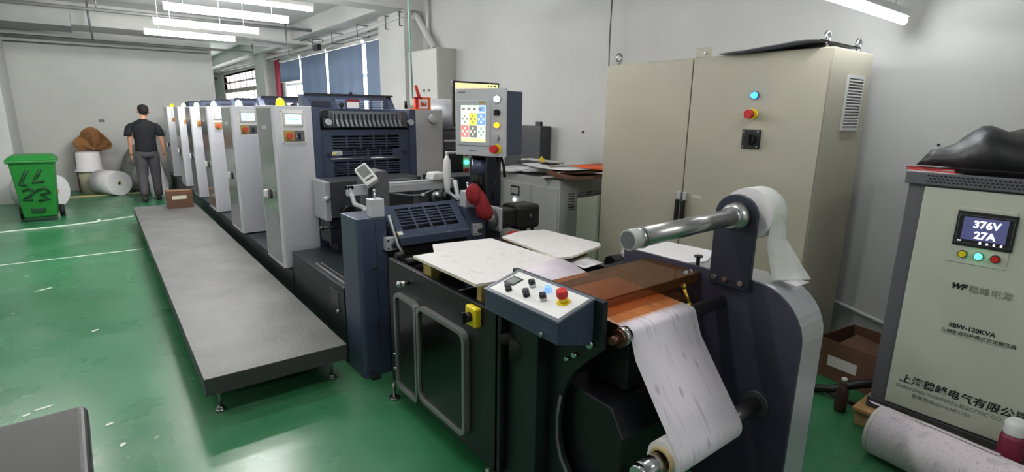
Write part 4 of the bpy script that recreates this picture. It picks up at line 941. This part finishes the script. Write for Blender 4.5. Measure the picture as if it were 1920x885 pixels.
# green beige low box with louvre left of it
t = thing('low_cabinet', 'low pale green metal box between the grey cabinet and beige cabinet', 'cabinet', (3.6, 3.35, 0))
build(MB().prism([(3.20, 0), (3.20, .965), (3.44, .905), (3.44, 0)], 'x', 3.42, 4.0), 'case', 'beige_green', t, .004)
t = thing('vent_unit', 'small white slatted vent seen beyond the black table, below the beige cabinet door', 'vent', (3.2, 2.6, 0))
build(B(3.22, 3.42, 2.42, 2.72, 0, .61), 'case', 'light_grey', t, .004)
mb = MB()
for i in range(16): mb.box(3.212, 3.22, 2.43, 2.71, .08+i*.033, .096+i*.033)
build(mb, 'vent_slats', 'white_plastic', t)
# grey cabinet with papers on top
t = thing('grey_cabinet', 'pale grey two door cabinet with louvred side, papers piled on top', 'cabinet', (3.7, 4.2, 0))
build(B(3.462, 4.1, 3.72, 5.0, 0, 1.04), 'cabinet_body', 'gray_cab', t, .005)
d1 = build(B(3.45, 3.462, 4.15, 4.98, .06, .955), 'door', 'gray_cab', t, .003); d2 = build(B(3.45, 3.462, 3.74, 4.14, .06, .955), 'door', 'gray_cab', t, .003)
build(B(3.44, 3.45, 4.33, 4.47, .815, .915), 'meter_frame', 'black', d1, .002); build(B(3.437, 3.44, 4.345, 4.455, .83, .90), 'meter_window', 'light_grey', d1)
build(MB().cyl((3.45, 4.41, .765), (3.435, 4.41, .765), .018, n=20), 'white_lamp', 'led_white', d1)
build(B(3.43, 3.45, 4.68, 4.74, .85, .93), 'door_lock', 'black', d1, .004)
for c in range(4):
    mb = MB(); x = 3.57+c*.125
    for i in range(7): mb.box(x, x+.085, 3.712, 3.72, .74+i*.026, .748+i*.026)
    build(mb, 'louvre', 'mid_grey', t)
random.seed(11)
def psheet(label, cx, cy, w, l, a, z, th, mat, name='paper_sheet', curl=0, group='papers piled on the grey cabinet', tilt=0):
    mb = MB(); mb.T = Matrix.Translation((cx, cy, z)) @ Matrix.Rotation(math.radians(a), 4, 'Z') @ Matrix.Rotation(math.radians(tilt), 4, 'X')
    n = 8
    L = [(-w/2, -l/2+l*i/n, curl*((i/n-.5)**2)*4) for i in range(n+1)]; R = [(w/2, y, z_) for _, y, z_ in L]
    mb.ribbon(L, R, th); return tag(build(mb, name, mat), label, 'paper', group)
psheet('white paper hanging over the front edge of the pile on the grey cabinet', 3.62, 4.55, .5, .35, 20, 1.062, .008, 'paper', curl=.02)
psheet('broad white printed sheet at the left end of the pile', 3.70, 4.25, .5, .4, -15, 1.075, .010, 'paper', curl=.015)
psheet('dark brown backed sheets curling up at the right end of the pile', 3.66, 3.62, .45, .55, 10, 1.062, .028, 'cardboard_dark', curl=.035)
psheet('folded white sheet poking out low at the front corner of the pile', 3.55, 3.88, .24, .25, 35, 1.052, .006, 'paper_shade')
psheet('greyish paper in the middle of the pile', 3.75, 3.95, .5, .5, -8, 1.09, .012, 'paper_shade', curl=.02)
psheet('second brown edged stack under the orange folder', 3.75, 3.72, .45, .5, -6, 1.105, .02, 'cardboard_dark', curl=.02)
psheet('wide white sheet sloping above the brown stack', 3.65, 3.9, .42, .75, 3, 1.135, .004, 'paper', curl=.02)
psheet('bright orange folder lying on the right of the paper pile', 3.85, 3.52, .42, .48, 4, 1.16, .006, 'orange', 'folder', curl=.01)
t = thing('keyboard', 'slim black keyboard lying on the paper pile', 'keyboard', (3.7, 4.3, 1.13)); build(B(3.62, 3.78, 4.08, 4.62, 1.13, 1.155), 'keyboard_body', 'black', t, .005); build(B(3.64, 3.76, 4.1, 4.6, 1.155, 1.16), 'keys', 'panel_dark', t)
tag(build(MB().prism([(4.32, 1.16), (4.45, 1.16), (4.40, 1.215)], 'x', 3.80, 3.802), 'sticky_note', 'yellow'), 'small yellow triangular note on the pile of papers', 'note')
sheet('paper_sheet', 'narrow white sheet behind the black keyboard', [(3.80, 4.2), (3.95, 4.2), (3.95, 4.75), (3.80, 4.75)], 1.13, .03, 'paper_shade', 'paper', 'papers piled on the grey cabinet')
t = thing('dark_console', 'dark slate machine box rising behind the paper pile', 'cabinet', (3.95, 4.35, 0))
build(B(4.12, 4.28, 4.8, 5.5, 0, 1.52), 'case', 'dark_grey', t, .006); build(MB().box(4.12, 4.16, 4.81, 4.9, 1.52, 1.57), 'latch', 'black', t)
mb = MB()

# ================================================================== voltage stabiliser
t = thing('voltage_stabilizer', 'tall white and dark grey voltage stabiliser cabinet at the right edge', 'cabinet', (3.55, .3, .12))
build(B(3.215, 3.95, -.27, .885, .15, 1.40), 'cabinet_body', 'stab_grey', t, .006)
fr = build(B(3.20, 3.214, -.20, .812, .17, 1.335), 'front_panel', 'stab_white', t, .004)
tb = build(B(3.185, 3.214, -.27, .895, 1.345, 1.405), 'top_band', 'stab_grey', t, .004)
build(B(3.19, 3.214, -.27, .89, .11, .165), 'plinth', 'dark_grey', t, .003)
mb = MB()
for r in range(3):
    for i in range(60):
        y = .80-i*.0165-(.008 if r % 2 else 0); mb.box(3.1842, 3.186, y-.0055, y+.0055, 1.358+r*.014, 1.366+r*.014)
build(mb, 'perforations', 'black', tb)
dp = build(B(3.196, 3.20, .455, .68, .99, 1.255), 'meter_panel', 'stab_white', fr, .001)
mf = build(B(3.188, 3.196, .448, .662, 1.075, 1.24), 'meter_bezel', 'black', fr, .003)
build(MB().box(3.1868, 3.188, .456, .654, 1.222, 1.224).box(3.1868, 3.188, .456, .654, 1.090, 1.092).box(3.1868, 3.188, .456, .458, 1.092, 1.222).box(3.1868, 3.188, .652, .654, 1.092, 1.222), 'bezel_line', 'mid_grey', mf)
build(B(3.1865, 3.188, .475, .635, 1.108, 1.215), 'meter_screen', 'lcd_navy', mf)
text('376V', .046, 'digit', mf, face_mx((3.186, .598, 1.168)), bold=.0012); text('27A', .046, 'digit', mf, face_mx((3.186, .588, 1.118)), bold=.0012)
text('WF', .010, 'digit', mf, face_mx((3.186, .645, 1.096)))
mb = MB()
for i in range(4): mb.box(3.1862, 3.187, .565-i*.025-.008, .565-i*.025, 1.0935, 1.1025)
build(mb, 'meter_keys', 'digit', mf)
for y, m_, nm in ((.616, 'mustard', 'yellow_lamp'), (.557, 'led_green', 'green_lamp'), (.497, 'red', 'red_lamp')):
    rg = build(MB().cyl((3.196, y, 1.035), (3.190, y, 1.035), .0185, n=24), 'lamp_ring', 'steel_dark', dp); build(MB().cyl((3.190, y, 1.035), (3.178, y, 1.035), .0155, .013, n=24), nm, 'yellow' if m_ == 'mustard' else m_, rg)
fx = 3.1992
text('WF', .038, 'ink', fr, face_mx((fx, .636, .862)), shear=.3, bold=.002)
text('稳峰电源', .040, 'ink_soft', fr, face_mx((fx, .568, .858)))
text('SBW-120KVA', .030, 'ink', fr, face_mx((fx, .612, .668)), bold=.0008)
text('三相全自动补偿式交流稳压器', .0215, 'ink', fr, face_mx((fx, .638, .638)))
build(B(fx-.0005, fx+.001, .39, .635, .630, .6315), 'underline', 'ink_soft', fr)
text('上海稳峰电气有限公司', .050, 'ink', fr, face_mx((fx, .765, .312)), shear=.15, bold=.0008)
text('SHANGHAI WENFENG ELECTRIC CO.,LTD', .0268, 'ink_soft', fr, face_mx((fx, .775, .275)), squeeze=.95)
text('销售热线:021-64851366', .024, 'ink_soft', fr, face_mx((fx, .70, .242)))
build(MB().cyl((3.2, .79, .13), (3.185, .79, .13), .012, n=14), 'plinth_bolt', 'steel', t)
# pallet under it
t = thing('wooden_pallet', 'pale wooden pallet under the stabiliser cabinet', 'pallet', (3.5, .3, 0))
build(B(3.12, 4.0, -.35, .93, .085, .107), 'pallet_board', 'wood', t, .003)
for y in (-.3, .25, .84): build(B(3.14, 3.98, y, y+.08, 0, .085), 'pallet_runner', 'wood', t, .003)
# black bag and red white cloth on top
t = thing('black_bag', 'crumpled black plastic bag heaped on top of the stabiliser', 'bag', (3.5, .4, 1.43))
random.seed(5); mb = MB(); NX, NY = 18, 30; G = []
for i in range(NX+1):
    row = []
    for j in range(NY+1):
        u = i/NX; v = j/NY; x = 3.235+u*.62; y = .875-v*1.10
        h = (math.sin(math.pi*min(1, u*.9+.05))**.45)*(.9*min(1, v/.16)**.6+.25*v)*(min(1, (1-v)/.15)**.5)*.20
        h += .018*math.sin(9*u+14*v)*math.sin(13*v+2)+random.uniform(-.006, .006)+.012*math.sin(31*v+6*u)
        row.append(mb.v((x+.01*math.sin(20*v), y+.006*math.sin(17*u), 1.43+max(.004, h if 0 < i < NX and 0 < j < NY else .004))))
    G.append(row)
for i in range(NX):
    for j in range(NY): mb.face([G[i][j], G[i][j+1], G[i+1][j+1], G[i+1][j]], True)
edge = [G[i][0] for i in range(NX+1)]+[G[NX][j] for j in range(1, NY+1)]+[G[i][NY] for i in range(NX-1, -1, -1)]+[G[0][j] for j in range(NY-1, 0, -1)]
mb.face(edge)
build(mb, 'bag_body', 'black_bag', t)
t = thing('checked_cloth', 'folded red and white cloth peeking out under the black bag', 'cloth', (3.25, .8, 1.405))
for k, (m_, dz, e) in enumerate((('paper', 0, 0), ('red', .007, .01), ('paper', .013, .02), ('dark_red', .017, .015))):
    build(MB().ribbon([(3.20+e, .895-i*.1+e, 1.407+dz+.003*math.sin(i*2+k)) for i in range(3)], [(3.3, .895-i*.1+e, 1.407+dz) for i in range(3)], .004), 'cloth_layer', m_, t)
# printed roll on the floor, carton, bottle, cables
t = thing('printed_roll', 'large roll of printed pinkish paper lying on the floor before the stabiliser', 'paper roll', (3.0, .4, 0))
build(MB().cyl((2.94, .74, .125), (2.80, -.30, .125), .125, n=48), 'rolled_paper', 'roll_print', t)
build(MB().ring((2.943, .76, .125), (2.94, .74, .125), .122, .05, 40), 'roll_end', 'paper_shade', t)
build(MB().ribbon([(2.96, .80, .245), (2.92, .54, .257), (2.89, .30, .257)], [(3.05, .84, .21), (3.02, .56, .22), (2.99, .3, .22)], .002), 'loose_flap', 'roll_print', t)
t = thing('cardboard_box', 'open brown carton with white label on the floor beside the stabiliser', 'box', (3.8, 1.1, 0), 0)
mb = MB(); mb.T = Matrix.Translation((3.60, 1.33, 0)) @ Matrix.Rotation(math.radians(-8), 4, 'Z')
w, l, h, th_ = .42, .36, .26, .006
mb.box(0, w, -l, 0, 0, th_).box(0, th_, -l, 0, th_, h).box(w-th_, w, -l, 0, th_, h).box(th_, w-th_, -l, -l+th_, th_, h).box(th_, w-th_, -th_, 0, th_, h)
build(mb, 'carton_body', 'cardboard_dark', t)
mb = MB(); mb.T = Matrix.Translation((3.60, 1.33, 0)) @ Matrix.Rotation(math.radians(-8), 4, 'Z'); mb.box(-.002, -.0005, -.26, -.08, .09, .16); build(mb, 'carton_label', 'paper_shade', t)
mb = MB(); mb.T = Matrix.Translation((3.60, 1.33, 0)) @ Matrix.Rotation(math.radians(-8), 4, 'Z')
mb.hexa([(.02, -.34, .15), (.4, -.34, .15), (.4, -.02, .15), (.02, -.02, .15), (.05, -.3, .21), (.36, -.28, .19), (.36, -.06, .22), (.06, -.05, .18)]); build(mb, 'carton_contents', 'cardboard_dark', t)
tag(build(MB().tube([(3.30, 1.25, .02), (3.35, 1.12, .05), (3.42, 1.02, .10), (3.48, .95, .12), (3.56, .92, .10)], .025, 10).tube([(3.36, 1.16, .03), (3.30, 1.05, .03), (3.33, .97, .02), (3.45, .93, .02)], .012, 8), 'power_cable', 'black'), 'thick black cable looping on the floor beside the carton', 'cable')
t = thing('bottle', 'dark brown bottle standing by the pallet corner', 'bottle', (3.22, 1.0, 0))
build(MB().lathe([(.03, 0), (.032, .01), (.032, .13), (.02, .16), (.012, .175), (.012, .19)], (3.22, 1.02, 0), 20), 'bottle_body', 'bottle_brown', t); build(MB().cyl((3.22, 1.02, .19), (3.22, 1.02, .205), .015, n=16), 'bottle_cap', 'light_grey', t)
t = thing('thermos', 'maroon container with white lid cut by the right edge', 'container', (3.06, .285, 0))
build(MB().lathe([(.042, 0), (.045, .01), (.045, .28), (.04, .30)], (3.06, .285, 0), 28), 'container_body', 'maroon', t); build(MB().lathe([(.038, .30), (.04, .305), (.04, .35), (.028, .37)], (3.06, .285, 0), 28), 'container_lid', 'white_plastic', t)
# wall marks
for k, (y, z) in enumerate([(1.06, 1.50), (.93, 1.50), (1.08, 1.40)]):
    tag(build(MB().cyl((4.3, y, z), (4.293, y, z), .008, n=10), 'wall_plug', 'black'), ['upper left dark screw hole in the wall', 'upper right dark screw hole in the wall', 'lower dark screw hole in the wall'][k]+' above the stabiliser', 'screw hole', 'screw holes in the wall')
tag(build(MB().cyl((4.3, 4.28, 1.47), (4.29, 4.28, 1.47), .014, n=10), 'wall_plug', 'black'), 'lone dark screw hole in the wall left of the beige cabinet', 'screw hole')

# ================================================================== stool
t = thing('stool', 'black vinyl padded stool at the bottom left corner', 'stool', (-.4, 2.4, 0))
mb = MB(); mb.T = Matrix.Translation((-.175, 2.66, 0)) @ Matrix.Rotation(math.radians(2), 4, 'Z')
mb.box(-.62, -.0, -.60, 0, .35, .45); build(mb, 'cushion', 'vinyl', t, .03, 5)
mb = MB(); mb.T = Matrix.Translation((-.175, 2.66, 0)); mb.box(-.6, -.02, -.58, -.02, .30, .352); build(mb, 'seat_frame', 'black', t, .005)
for x in (-.58, -.05):
    for y in (-.56, -.05): build(B(-.175+x, -.175+x+.035, 2.66+y, 2.66+y+.035, 0, .3), 'leg', 'black', t, .004)

# ================================================================== far end: bin, rolls, wrapped goods
t = thing('wheelie_bin', 'green wheeled rubbish bin with dark scrawled marks near the left wall', 'bin', (-.82, 10.5, 0))
zb_, zt_ = .06, .90
def taper(x0, x1, y0, y1, z0, X0, X1, Y0, Y1, z1): return [(x0,y0,z0),(x1,y0,z0),(x1,y1,z0),(x0,y1,z0),(X0,Y0,z1),(X1,Y0,z1),(X1,Y1,z1),(X0,Y1,z1)]
by = 10.30
build(MB().hexa(taper(-1.0, -.62, by+.06, by+.5, zb_, -1.06, -.56, by, by+.58, zt_)), 'bin_body', 'green_bin', t, .02, 3)
build(B(-1.09, -.53, by-.03, by+.62, .86, .90), 'bin_rim', 'green_bin', t, .012)
build(MB().hexa(taper(-1.1, -.52, by-.04, by+.64, .90, -1.03, -.59, by+.04, by+.56, .965)), 'bin_lid', 'green_bin', t, .015, 3)
build(MB().tube([(-1.02, by+.65, .90), (-1.02, by+.70, .93), (-.60, by+.70, .93), (-.60, by+.65, .90)], .014), 'lid_handle', 'green_bin', t)
build(B(-.90, -.74, by+.035, by+.055, .13, .20), 'grab_slot', 'graffiti', t, .008)
for x in (-1.04, -.58): build(MB().cyl((x-.03, by+.46, .09), (x+.03, by+.46, .09), .09, n=24), 'wheel', 'rubber', t)
build(B(-1.0, -.62, by+.05, by+.12, .02, .06), 'bin_base', 'graffiti', t, .006)
mb = MB(); yg = lambda z: by+.055-(z-.06)/.84*.06-.004
def stroke(pts, r=.02):
    mb.tube([(x, yg(z), z) for x, z in pts], r, 6)
stroke([(-.87, .76), (-.92, .66), (-.97, .56), (-.90, .55)]); stroke([(-.72, .77), (-.78, .66), (-.83, .58), (-.70, .60)])
stroke([(-.96, .46), (-.88, .50), (-.82, .44), (-.90, .38), (-.97, .34), (-.86, .33)]); stroke([(-.80, .46), (-.70, .50), (-.66, .42), (-.76, .40), (-.68, .33), (-.80, .31)])
build(mb, 'scrawl', 'graffiti', t)
def roll(name, label, p0, p1, r, ri, mat='paper', core=True):
    d = (Vector(p1)-Vector(p0)).normalized()
    t = thing(name, label, 'paper roll', (p0[0], p0[1], p0[2]-r)); build(MB().ring(p0, p1, r, ri, 48), 'wound_paper', mat, t)
    build(MB().ring(Vector(p0)-d*.004, Vector(p1)+d*.004, ri, ri*.75, 28), 'core_tube', 'core_card', t)
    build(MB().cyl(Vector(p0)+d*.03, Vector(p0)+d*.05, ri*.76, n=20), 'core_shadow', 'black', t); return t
roll('paper_roll', 'white paper roll lying on the floor with its round end and dark core facing us', (.23, 12.72, .235), (-.05, 13.18, .235), .235, .04)
roll('paper_roll', 'large white paper roll half hidden behind the green bin', (-.66, 11.75, .27), (-1.1, 12.1, .27), .27, .04)
t = thing('wrapped_roll', 'upright yellowish film wrapped roll topped by a white roll, below the cardboard', 'paper roll', (-.25, 13.4, 0))
build(MB().cyl((-.2, 13.35, 0), (-.2, 13.35, .44), .18, .19, n=36), 'film_wrapped_roll', 'film', t)
build(MB().lathe([(.235, .44), (.235, .455), (.205, .48), (.19, .80), (.16, .81)], (-.2, 13.35, 0), 36), 'top_roll', 'paper', t)
tag(build(B(-.7, .55, 12.85, 12.90, 0, .02), 'wood_strip', 'core_card'), 'pale wooden strip lying on the floor before the rolls', 'strip')
t = tag(build(B(-.42, -.05, 13.6, 13.95, 0, .78), 'carton', 'cardboard_dark', None, .01), 'brown carton standing behind the upright film wrapped roll', 'box')
# crumpled cardboard
random.seed(3); mb = MB(); n = 22; m_ = 8; G = []
for i in range(n+1):
    a = math.pi*i/n; row = []
    for j in range(m_+1):
        s_ = j/m_; rad = (.22+.15*math.sin(a)+.03*math.sin(5*a))*s_**.7
        row.append(mb.v((-.09+1.08*rad*-math.cos(a)+.01*math.sin(9*a), 13.42+.22*(1-s_)+.05*math.sin(6*a+3*s_), .83+1.15*rad*math.sin(a)+random.uniform(-.01, .01))))
    G.append(row)
for i in range(n):
    for j in range(m_): mb.face([G[i][j], G[i+1][j], G[i+1][j+1], G[i][j+1]])
o = build(mb, 'crumpled_cardboard', 'cardboard'); sd = o.modifiers.new('thick', 'SOLIDIFY'); sd.thickness = .02
tag(o, 'crumpled fan shaped brown cardboard resting on the white roll against the wall', 'cardboard')
# grey wrapped heap
def heap(name, label, c, r, mat, seed, cat, amp=.12):
    random.seed(seed); mb = MB(); nn = 32; mm = 18
    ph = [random.uniform(0, 6) for _ in range(4)]; rings = []
    for k in range(mm+1):
        tt = k/mm; row = []
        for q in range(nn):
            a = 2*math.pi*q/nn; rad = math.cos(tt*math.pi/2)**.55*(1+amp*math.sin(3*a+ph[0]+5*tt)+amp*.6*math.sin(7*a+ph[1]-9*tt)+amp*.3*math.sin(13*a+ph[2]+17*tt))
            row.append(mb.v((c[0]+r[0]*max(rad, .01)*math.cos(a), c[1]+r[1]*max(rad, .01)*math.sin(a), c[2]+r[2]*tt)))
        rings.append(row)
    for k in range(mm):
        for q in range(nn): mb.face([rings[k][q], rings[k][(q+1) % nn], rings[k+1][(q+1) % nn], rings[k+1][q]], True)
    mb.face(rings[0][::-1]); mb.face(rings[-1]); return tag(build(mb, name, mat), label, cat)
heap('wrapped_pallet', 'grey plastic wrapped heap against the far wall behind the walking person', (.66, 13.55, 0), (.42, .34, .97), 'grey_wrap', 4, 'wrapped goods', .06)
heap('white_sack', 'white lumpy sack standing against the far wall right of the person', (.86, 12.8, 0), (.16, .18, .75), 'paper', 8, 'sack')
heap('white_sack', 'low white bundle on the floor between the person and the farthest tower', (.86, 12.3, 0), (.15, .16, .32), 'paper', 9, 'sack')
t = thing('wall_socket', 'tiny grey socket on the far wall above the cardboard', 'socket', (.12, 13.98, 1.4)); build(B(.06, .16, 13.985, 14, 1.37, 1.42), 'socket_plate', 'mid_grey', t, .003)
def can(x, y, label):
    t = thing('tin_can', label, 'can', (x, y, .25), 0, 'white cans behind the carton'); build(MB().lathe([(.038, 0), (.04, .006), (.04, .2), (.036, .207)], (x, y, .25), 24), 'can_body', 'white_plastic', t); build(MB().lathe([(.036, .207), (.03, .214)], (x, y, .25), 24), 'can_lid', 'steel', t)
can(.86, 9.22, 'left white can behind the brown carton on the platform'); can(.96, 9.24, 'right white can behind the brown carton on the platform')
t = thing('small_carton', 'small brown carton with pale label on the far end of the platform', 'box', (.82, 9.1, .25))
build(B(.68, 1.0, 8.95, 9.15, .25, .50), 'carton_body', 'cardboard_dark', t, .004); build(B(.74, .92, 8.948, 8.95, .38, .43), 'carton_label', 'paper_yellowed', t); build(B(.68, 1.0, 8.949, 8.9495, .475, .48), 'carton_flap_line', 'cardboard', t)

# ================================================================== the walking person
def skin(name, verts, edges, radii, mat, parent, sub=2, root=0):
    me = bpy.data.meshes.new(name); me.from_pydata([Vector(v) for v in verts], edges, [])
    o = bpy.data.objects.new(name, me); COL.objects.link(o)
    sk = o.modifiers.new('skin', 'SKIN'); sk.use_smooth_shade = True
    for i, r in enumerate(radii):
        d = me.skin_vertices[0].data[i]; d.radius = (r, r) if not isinstance(r, tuple) else r; d.use_root = (i == root)
    ss = o.modifiers.new('sub', 'SUBSURF'); ss.levels = sub; ss.render_levels = sub
    dg = bpy.context.evaluated_depsgraph_get(); dg.update()
    m2 = bpy.data.meshes.new_from_object(o.evaluated_get(dg)); bpy.data.objects.remove(o)
    Pi = wloc(parent).inverted() if parent else Matrix.Identity(4)
    m2.transform(Pi); m2.name = name; m2.materials.clear(); m2.materials.append(MATS[mat])
    for p in m2.polygons: p.use_smooth = True
    o = bpy.data.objects.new(name, m2); COL.objects.link(o); o.parent = parent; return o
PX, PY = .68, 11.8
per = thing('person', 'person in a black t-shirt and grey trousers walking away beside the far towers', 'person', (PX, PY, 0))
V = [(PX, PY, .93), (PX, PY, 1.08), (PX, PY, 1.25), (PX+.005, PY, 1.38), (PX+.01, PY+.0, 1.45), (PX+.02, PY+.02, 1.52), (PX+.03, PY+.03, 1.61), (PX+.03, PY+.03, 1.665),   # 0-7 spine head
     (PX-.17, PY, 1.34), (PX-.225, PY-.01, 1.13), (PX-.235, PY+.06, .90), (PX-.235, PY+.08, .84),          # 8-11 left arm
     (PX+.18, PY, 1.34), (PX+.245, PY-.03, 1.13), (PX+.265, PY+.02, .90), (PX+.265, PY+.04, .84),           # 12-15 right arm
     (PX-.09, PY, .88), (PX-.11, PY+.02, .50), (PX-.13, PY-.25, .13), (PX-.13, PY-.20, .05),             # 16-19 left leg, trailing
     (PX+.09, PY, .88), (PX+.10, PY+.07, .48), (PX+.10, PY+.04, .08), (PX+.11, PY+.16, .04)]              # 20-23 right leg
Ed = [(0,1),(1,2),(2,3),(3,4),(4,5),(5,6),(6,7),(3,8),(8,9),(9,10),(10,11),(3,12),(12,13),(13,14),(14,15),(0,16),(16,17),(17,18),(18,19),(0,20),(20,21),(21,22),(22,23)]
Rd = [(.12,.09),(.12,.085),(.13,.085),(.10,.07),.05,.05,(.075,.09),(.065,.08),.045,.042,.028,.03,.045,.042,.028,.03,.07,.05,.035,.035,.07,.05,.035,.032]
body = skin('body', V, Ed, Rd, 'skin', per)
# hands: palm with five fingers each
for sx, hx, hy in ((-1, PX-.235, PY+.08), (1, PX+.265, PY+.04)):
    hv = [(hx, hy, .85), (hx, hy+.005, .79)]; he = [(0, 1)]; hr = [(.022,.03), (.018,.036)]
    for k in range(4):
        yy = hy-.028+k*.018; b_ = len(hv); hv += [(hx, yy, .765), (hx-sx*.006, yy+.003, .735-(.006 if k in (1, 2) else 0)), (hx-sx*.018, yy+.003, .708-(.008 if k in (1, 2) else 0))]; he += [(1, b_), (b_, b_+1), (b_+1, b_+2)]; hr += [.0095, .009, .008]
    b_ = len(hv); hv += [(hx, hy+.035, .80), (hx-sx*.008, hy+.05, .765)]; he += [(0, b_), (b_, b_+1)]; hr += [.0105, .009]
    skin('hand', hv, he, hr, 'skin', body, 1)
def loft(mb, rings, n=28, cap=True):
    """rings: (centre, rx, ry)"""
    L = [[mb.v((c[0]+rx*math.cos(2*math.pi*k/n), c[1]+ry*math.sin(2*math.pi*k/n), c[2])) for k in range(n)] for c, rx, ry in rings]
    for i in range(len(L)-1):
        for k in range(n): mb.face([L[i][k], L[i][(k+1) % n], L[i+1][(k+1) % n], L[i+1][k]], True)
    if cap: mb.face(L[0][::-1]); mb.face(L[-1])
    return mb
mb = loft(MB(), [((PX, PY, z), a_, b_) for z, a_, b_ in ((.87, .165, .125), (.92, .172, .13), (1.0, .165, .125), (1.1, .165, .12), (1.2, .182, .125), (1.3, .20, .125), (1.36, .20, .118), (1.40, .17, .105), (1.43, .12, .085), (1.455, .07, .07), (1.47, .06, .062))])
for sx in (-1, 1):
    loft(mb, [((PX+sx*a_, PY+o_, z), r_, r_*1.05) for a_, o_, z, r_ in ((.247, -.015, 1.17, .062), (.238, -.01, 1.22, .064), (.222, 0, 1.29, .064), (.20, 0, 1.35, .058), (.17, 0, 1.39, .045), (.14, 0, 1.405, .02))])
build(mb, 'tshirt', 'shirt', per)
mb = loft(MB(), [((PX, PY, z), a_, b_) for z, a_, b_ in ((.78, .165, .115), (.84, .18, .13), (.92, .168, .124), (.97, .155, .115), (1.0, .15, .11))])
loft(mb, [((PX-.09+x_, PY+y_, z), r_, r_) for x_, y_, z, r_ in ((-.04, -.24, .13, .062), (-.035, -.18, .22, .066), (-.025, -.05, .40, .075), (-.02, .01, .50, .082), (-.01, .005, .66, .09), (0, 0, .80, .098), (0, 0, .86, .095))])
loft(mb, [((PX+.09+x_, PY+y_, z), r_, r_) for x_, y_, z, r_ in ((.01, .045, .07, .066), (.01, .05, .2, .068), (.01, .065, .40, .077), (.01, .065, .50, .084), (0, .03, .66, .092), (0, 0, .80, .098), (0, 0, .86, .095))])
build(mb, 'trousers', 'trousers', per)
build(MB().lathe([(.03, -.02), (.048, .0), (.05, .03), (.045, .06), (.03, .085)], (PX-.13, PY-.23, .03), 20, sx=.9, sy=2.1), 'shoe', 'shoe', per)
build(MB().lathe([(.03, 0), (.05, .012), (.05, .035), (.042, .06), (.03, .08)], (PX+.10, PY+.09, .0), 20, sx=.95, sy=2.6), 'shoe', 'shoe', per)
mb = MB(); mb.T = Matrix.Translation((PX+.03, PY+.03, 1.635)); mb.lathe([(.02, -.105), (.055, -.09), (.085, -.05), (.098, .0), (.092, .045), (.065, .078), (.02, .09)], (0, -.01, 0), 24, sx=.88, sy=1.05)
hair = build(mb, 'hair', 'hair', per)
mb = MB(); mb.T = Matrix.Translation((PX+.03, PY+.03, 1.59)); mb.lathe([(.015, -.085), (.045, -.075), (.062, -.03), (.07, .02), (.06, .05)], (0, .035, 0), 24, sx=1, sy=1.1)
face = build(mb, 'face', 'skin', body)
for sx in (-1, 1):
    build(MB().ball((PX+.03+sx*.086, PY+.035, 1.60), .022, 12, 8, 1.4), 'ear', 'skin', body)
    build(MB().ball((PX+.03+sx*.03, PY+.125, 1.61), .011, 10, 6), 'eye', 'white_plastic', body)
build(MB().prism([(PY+.115, 1.60), (PY+.15, 1.565), (PY+.115, 1.56)], 'x', PX+.02, PX+.04), 'nose', 'skin', body, .004)
build(B(PX+.01, PX+.05, PY+.108, PY+.118, 1.53, 1.537), 'mouth', 'dark_red', body)
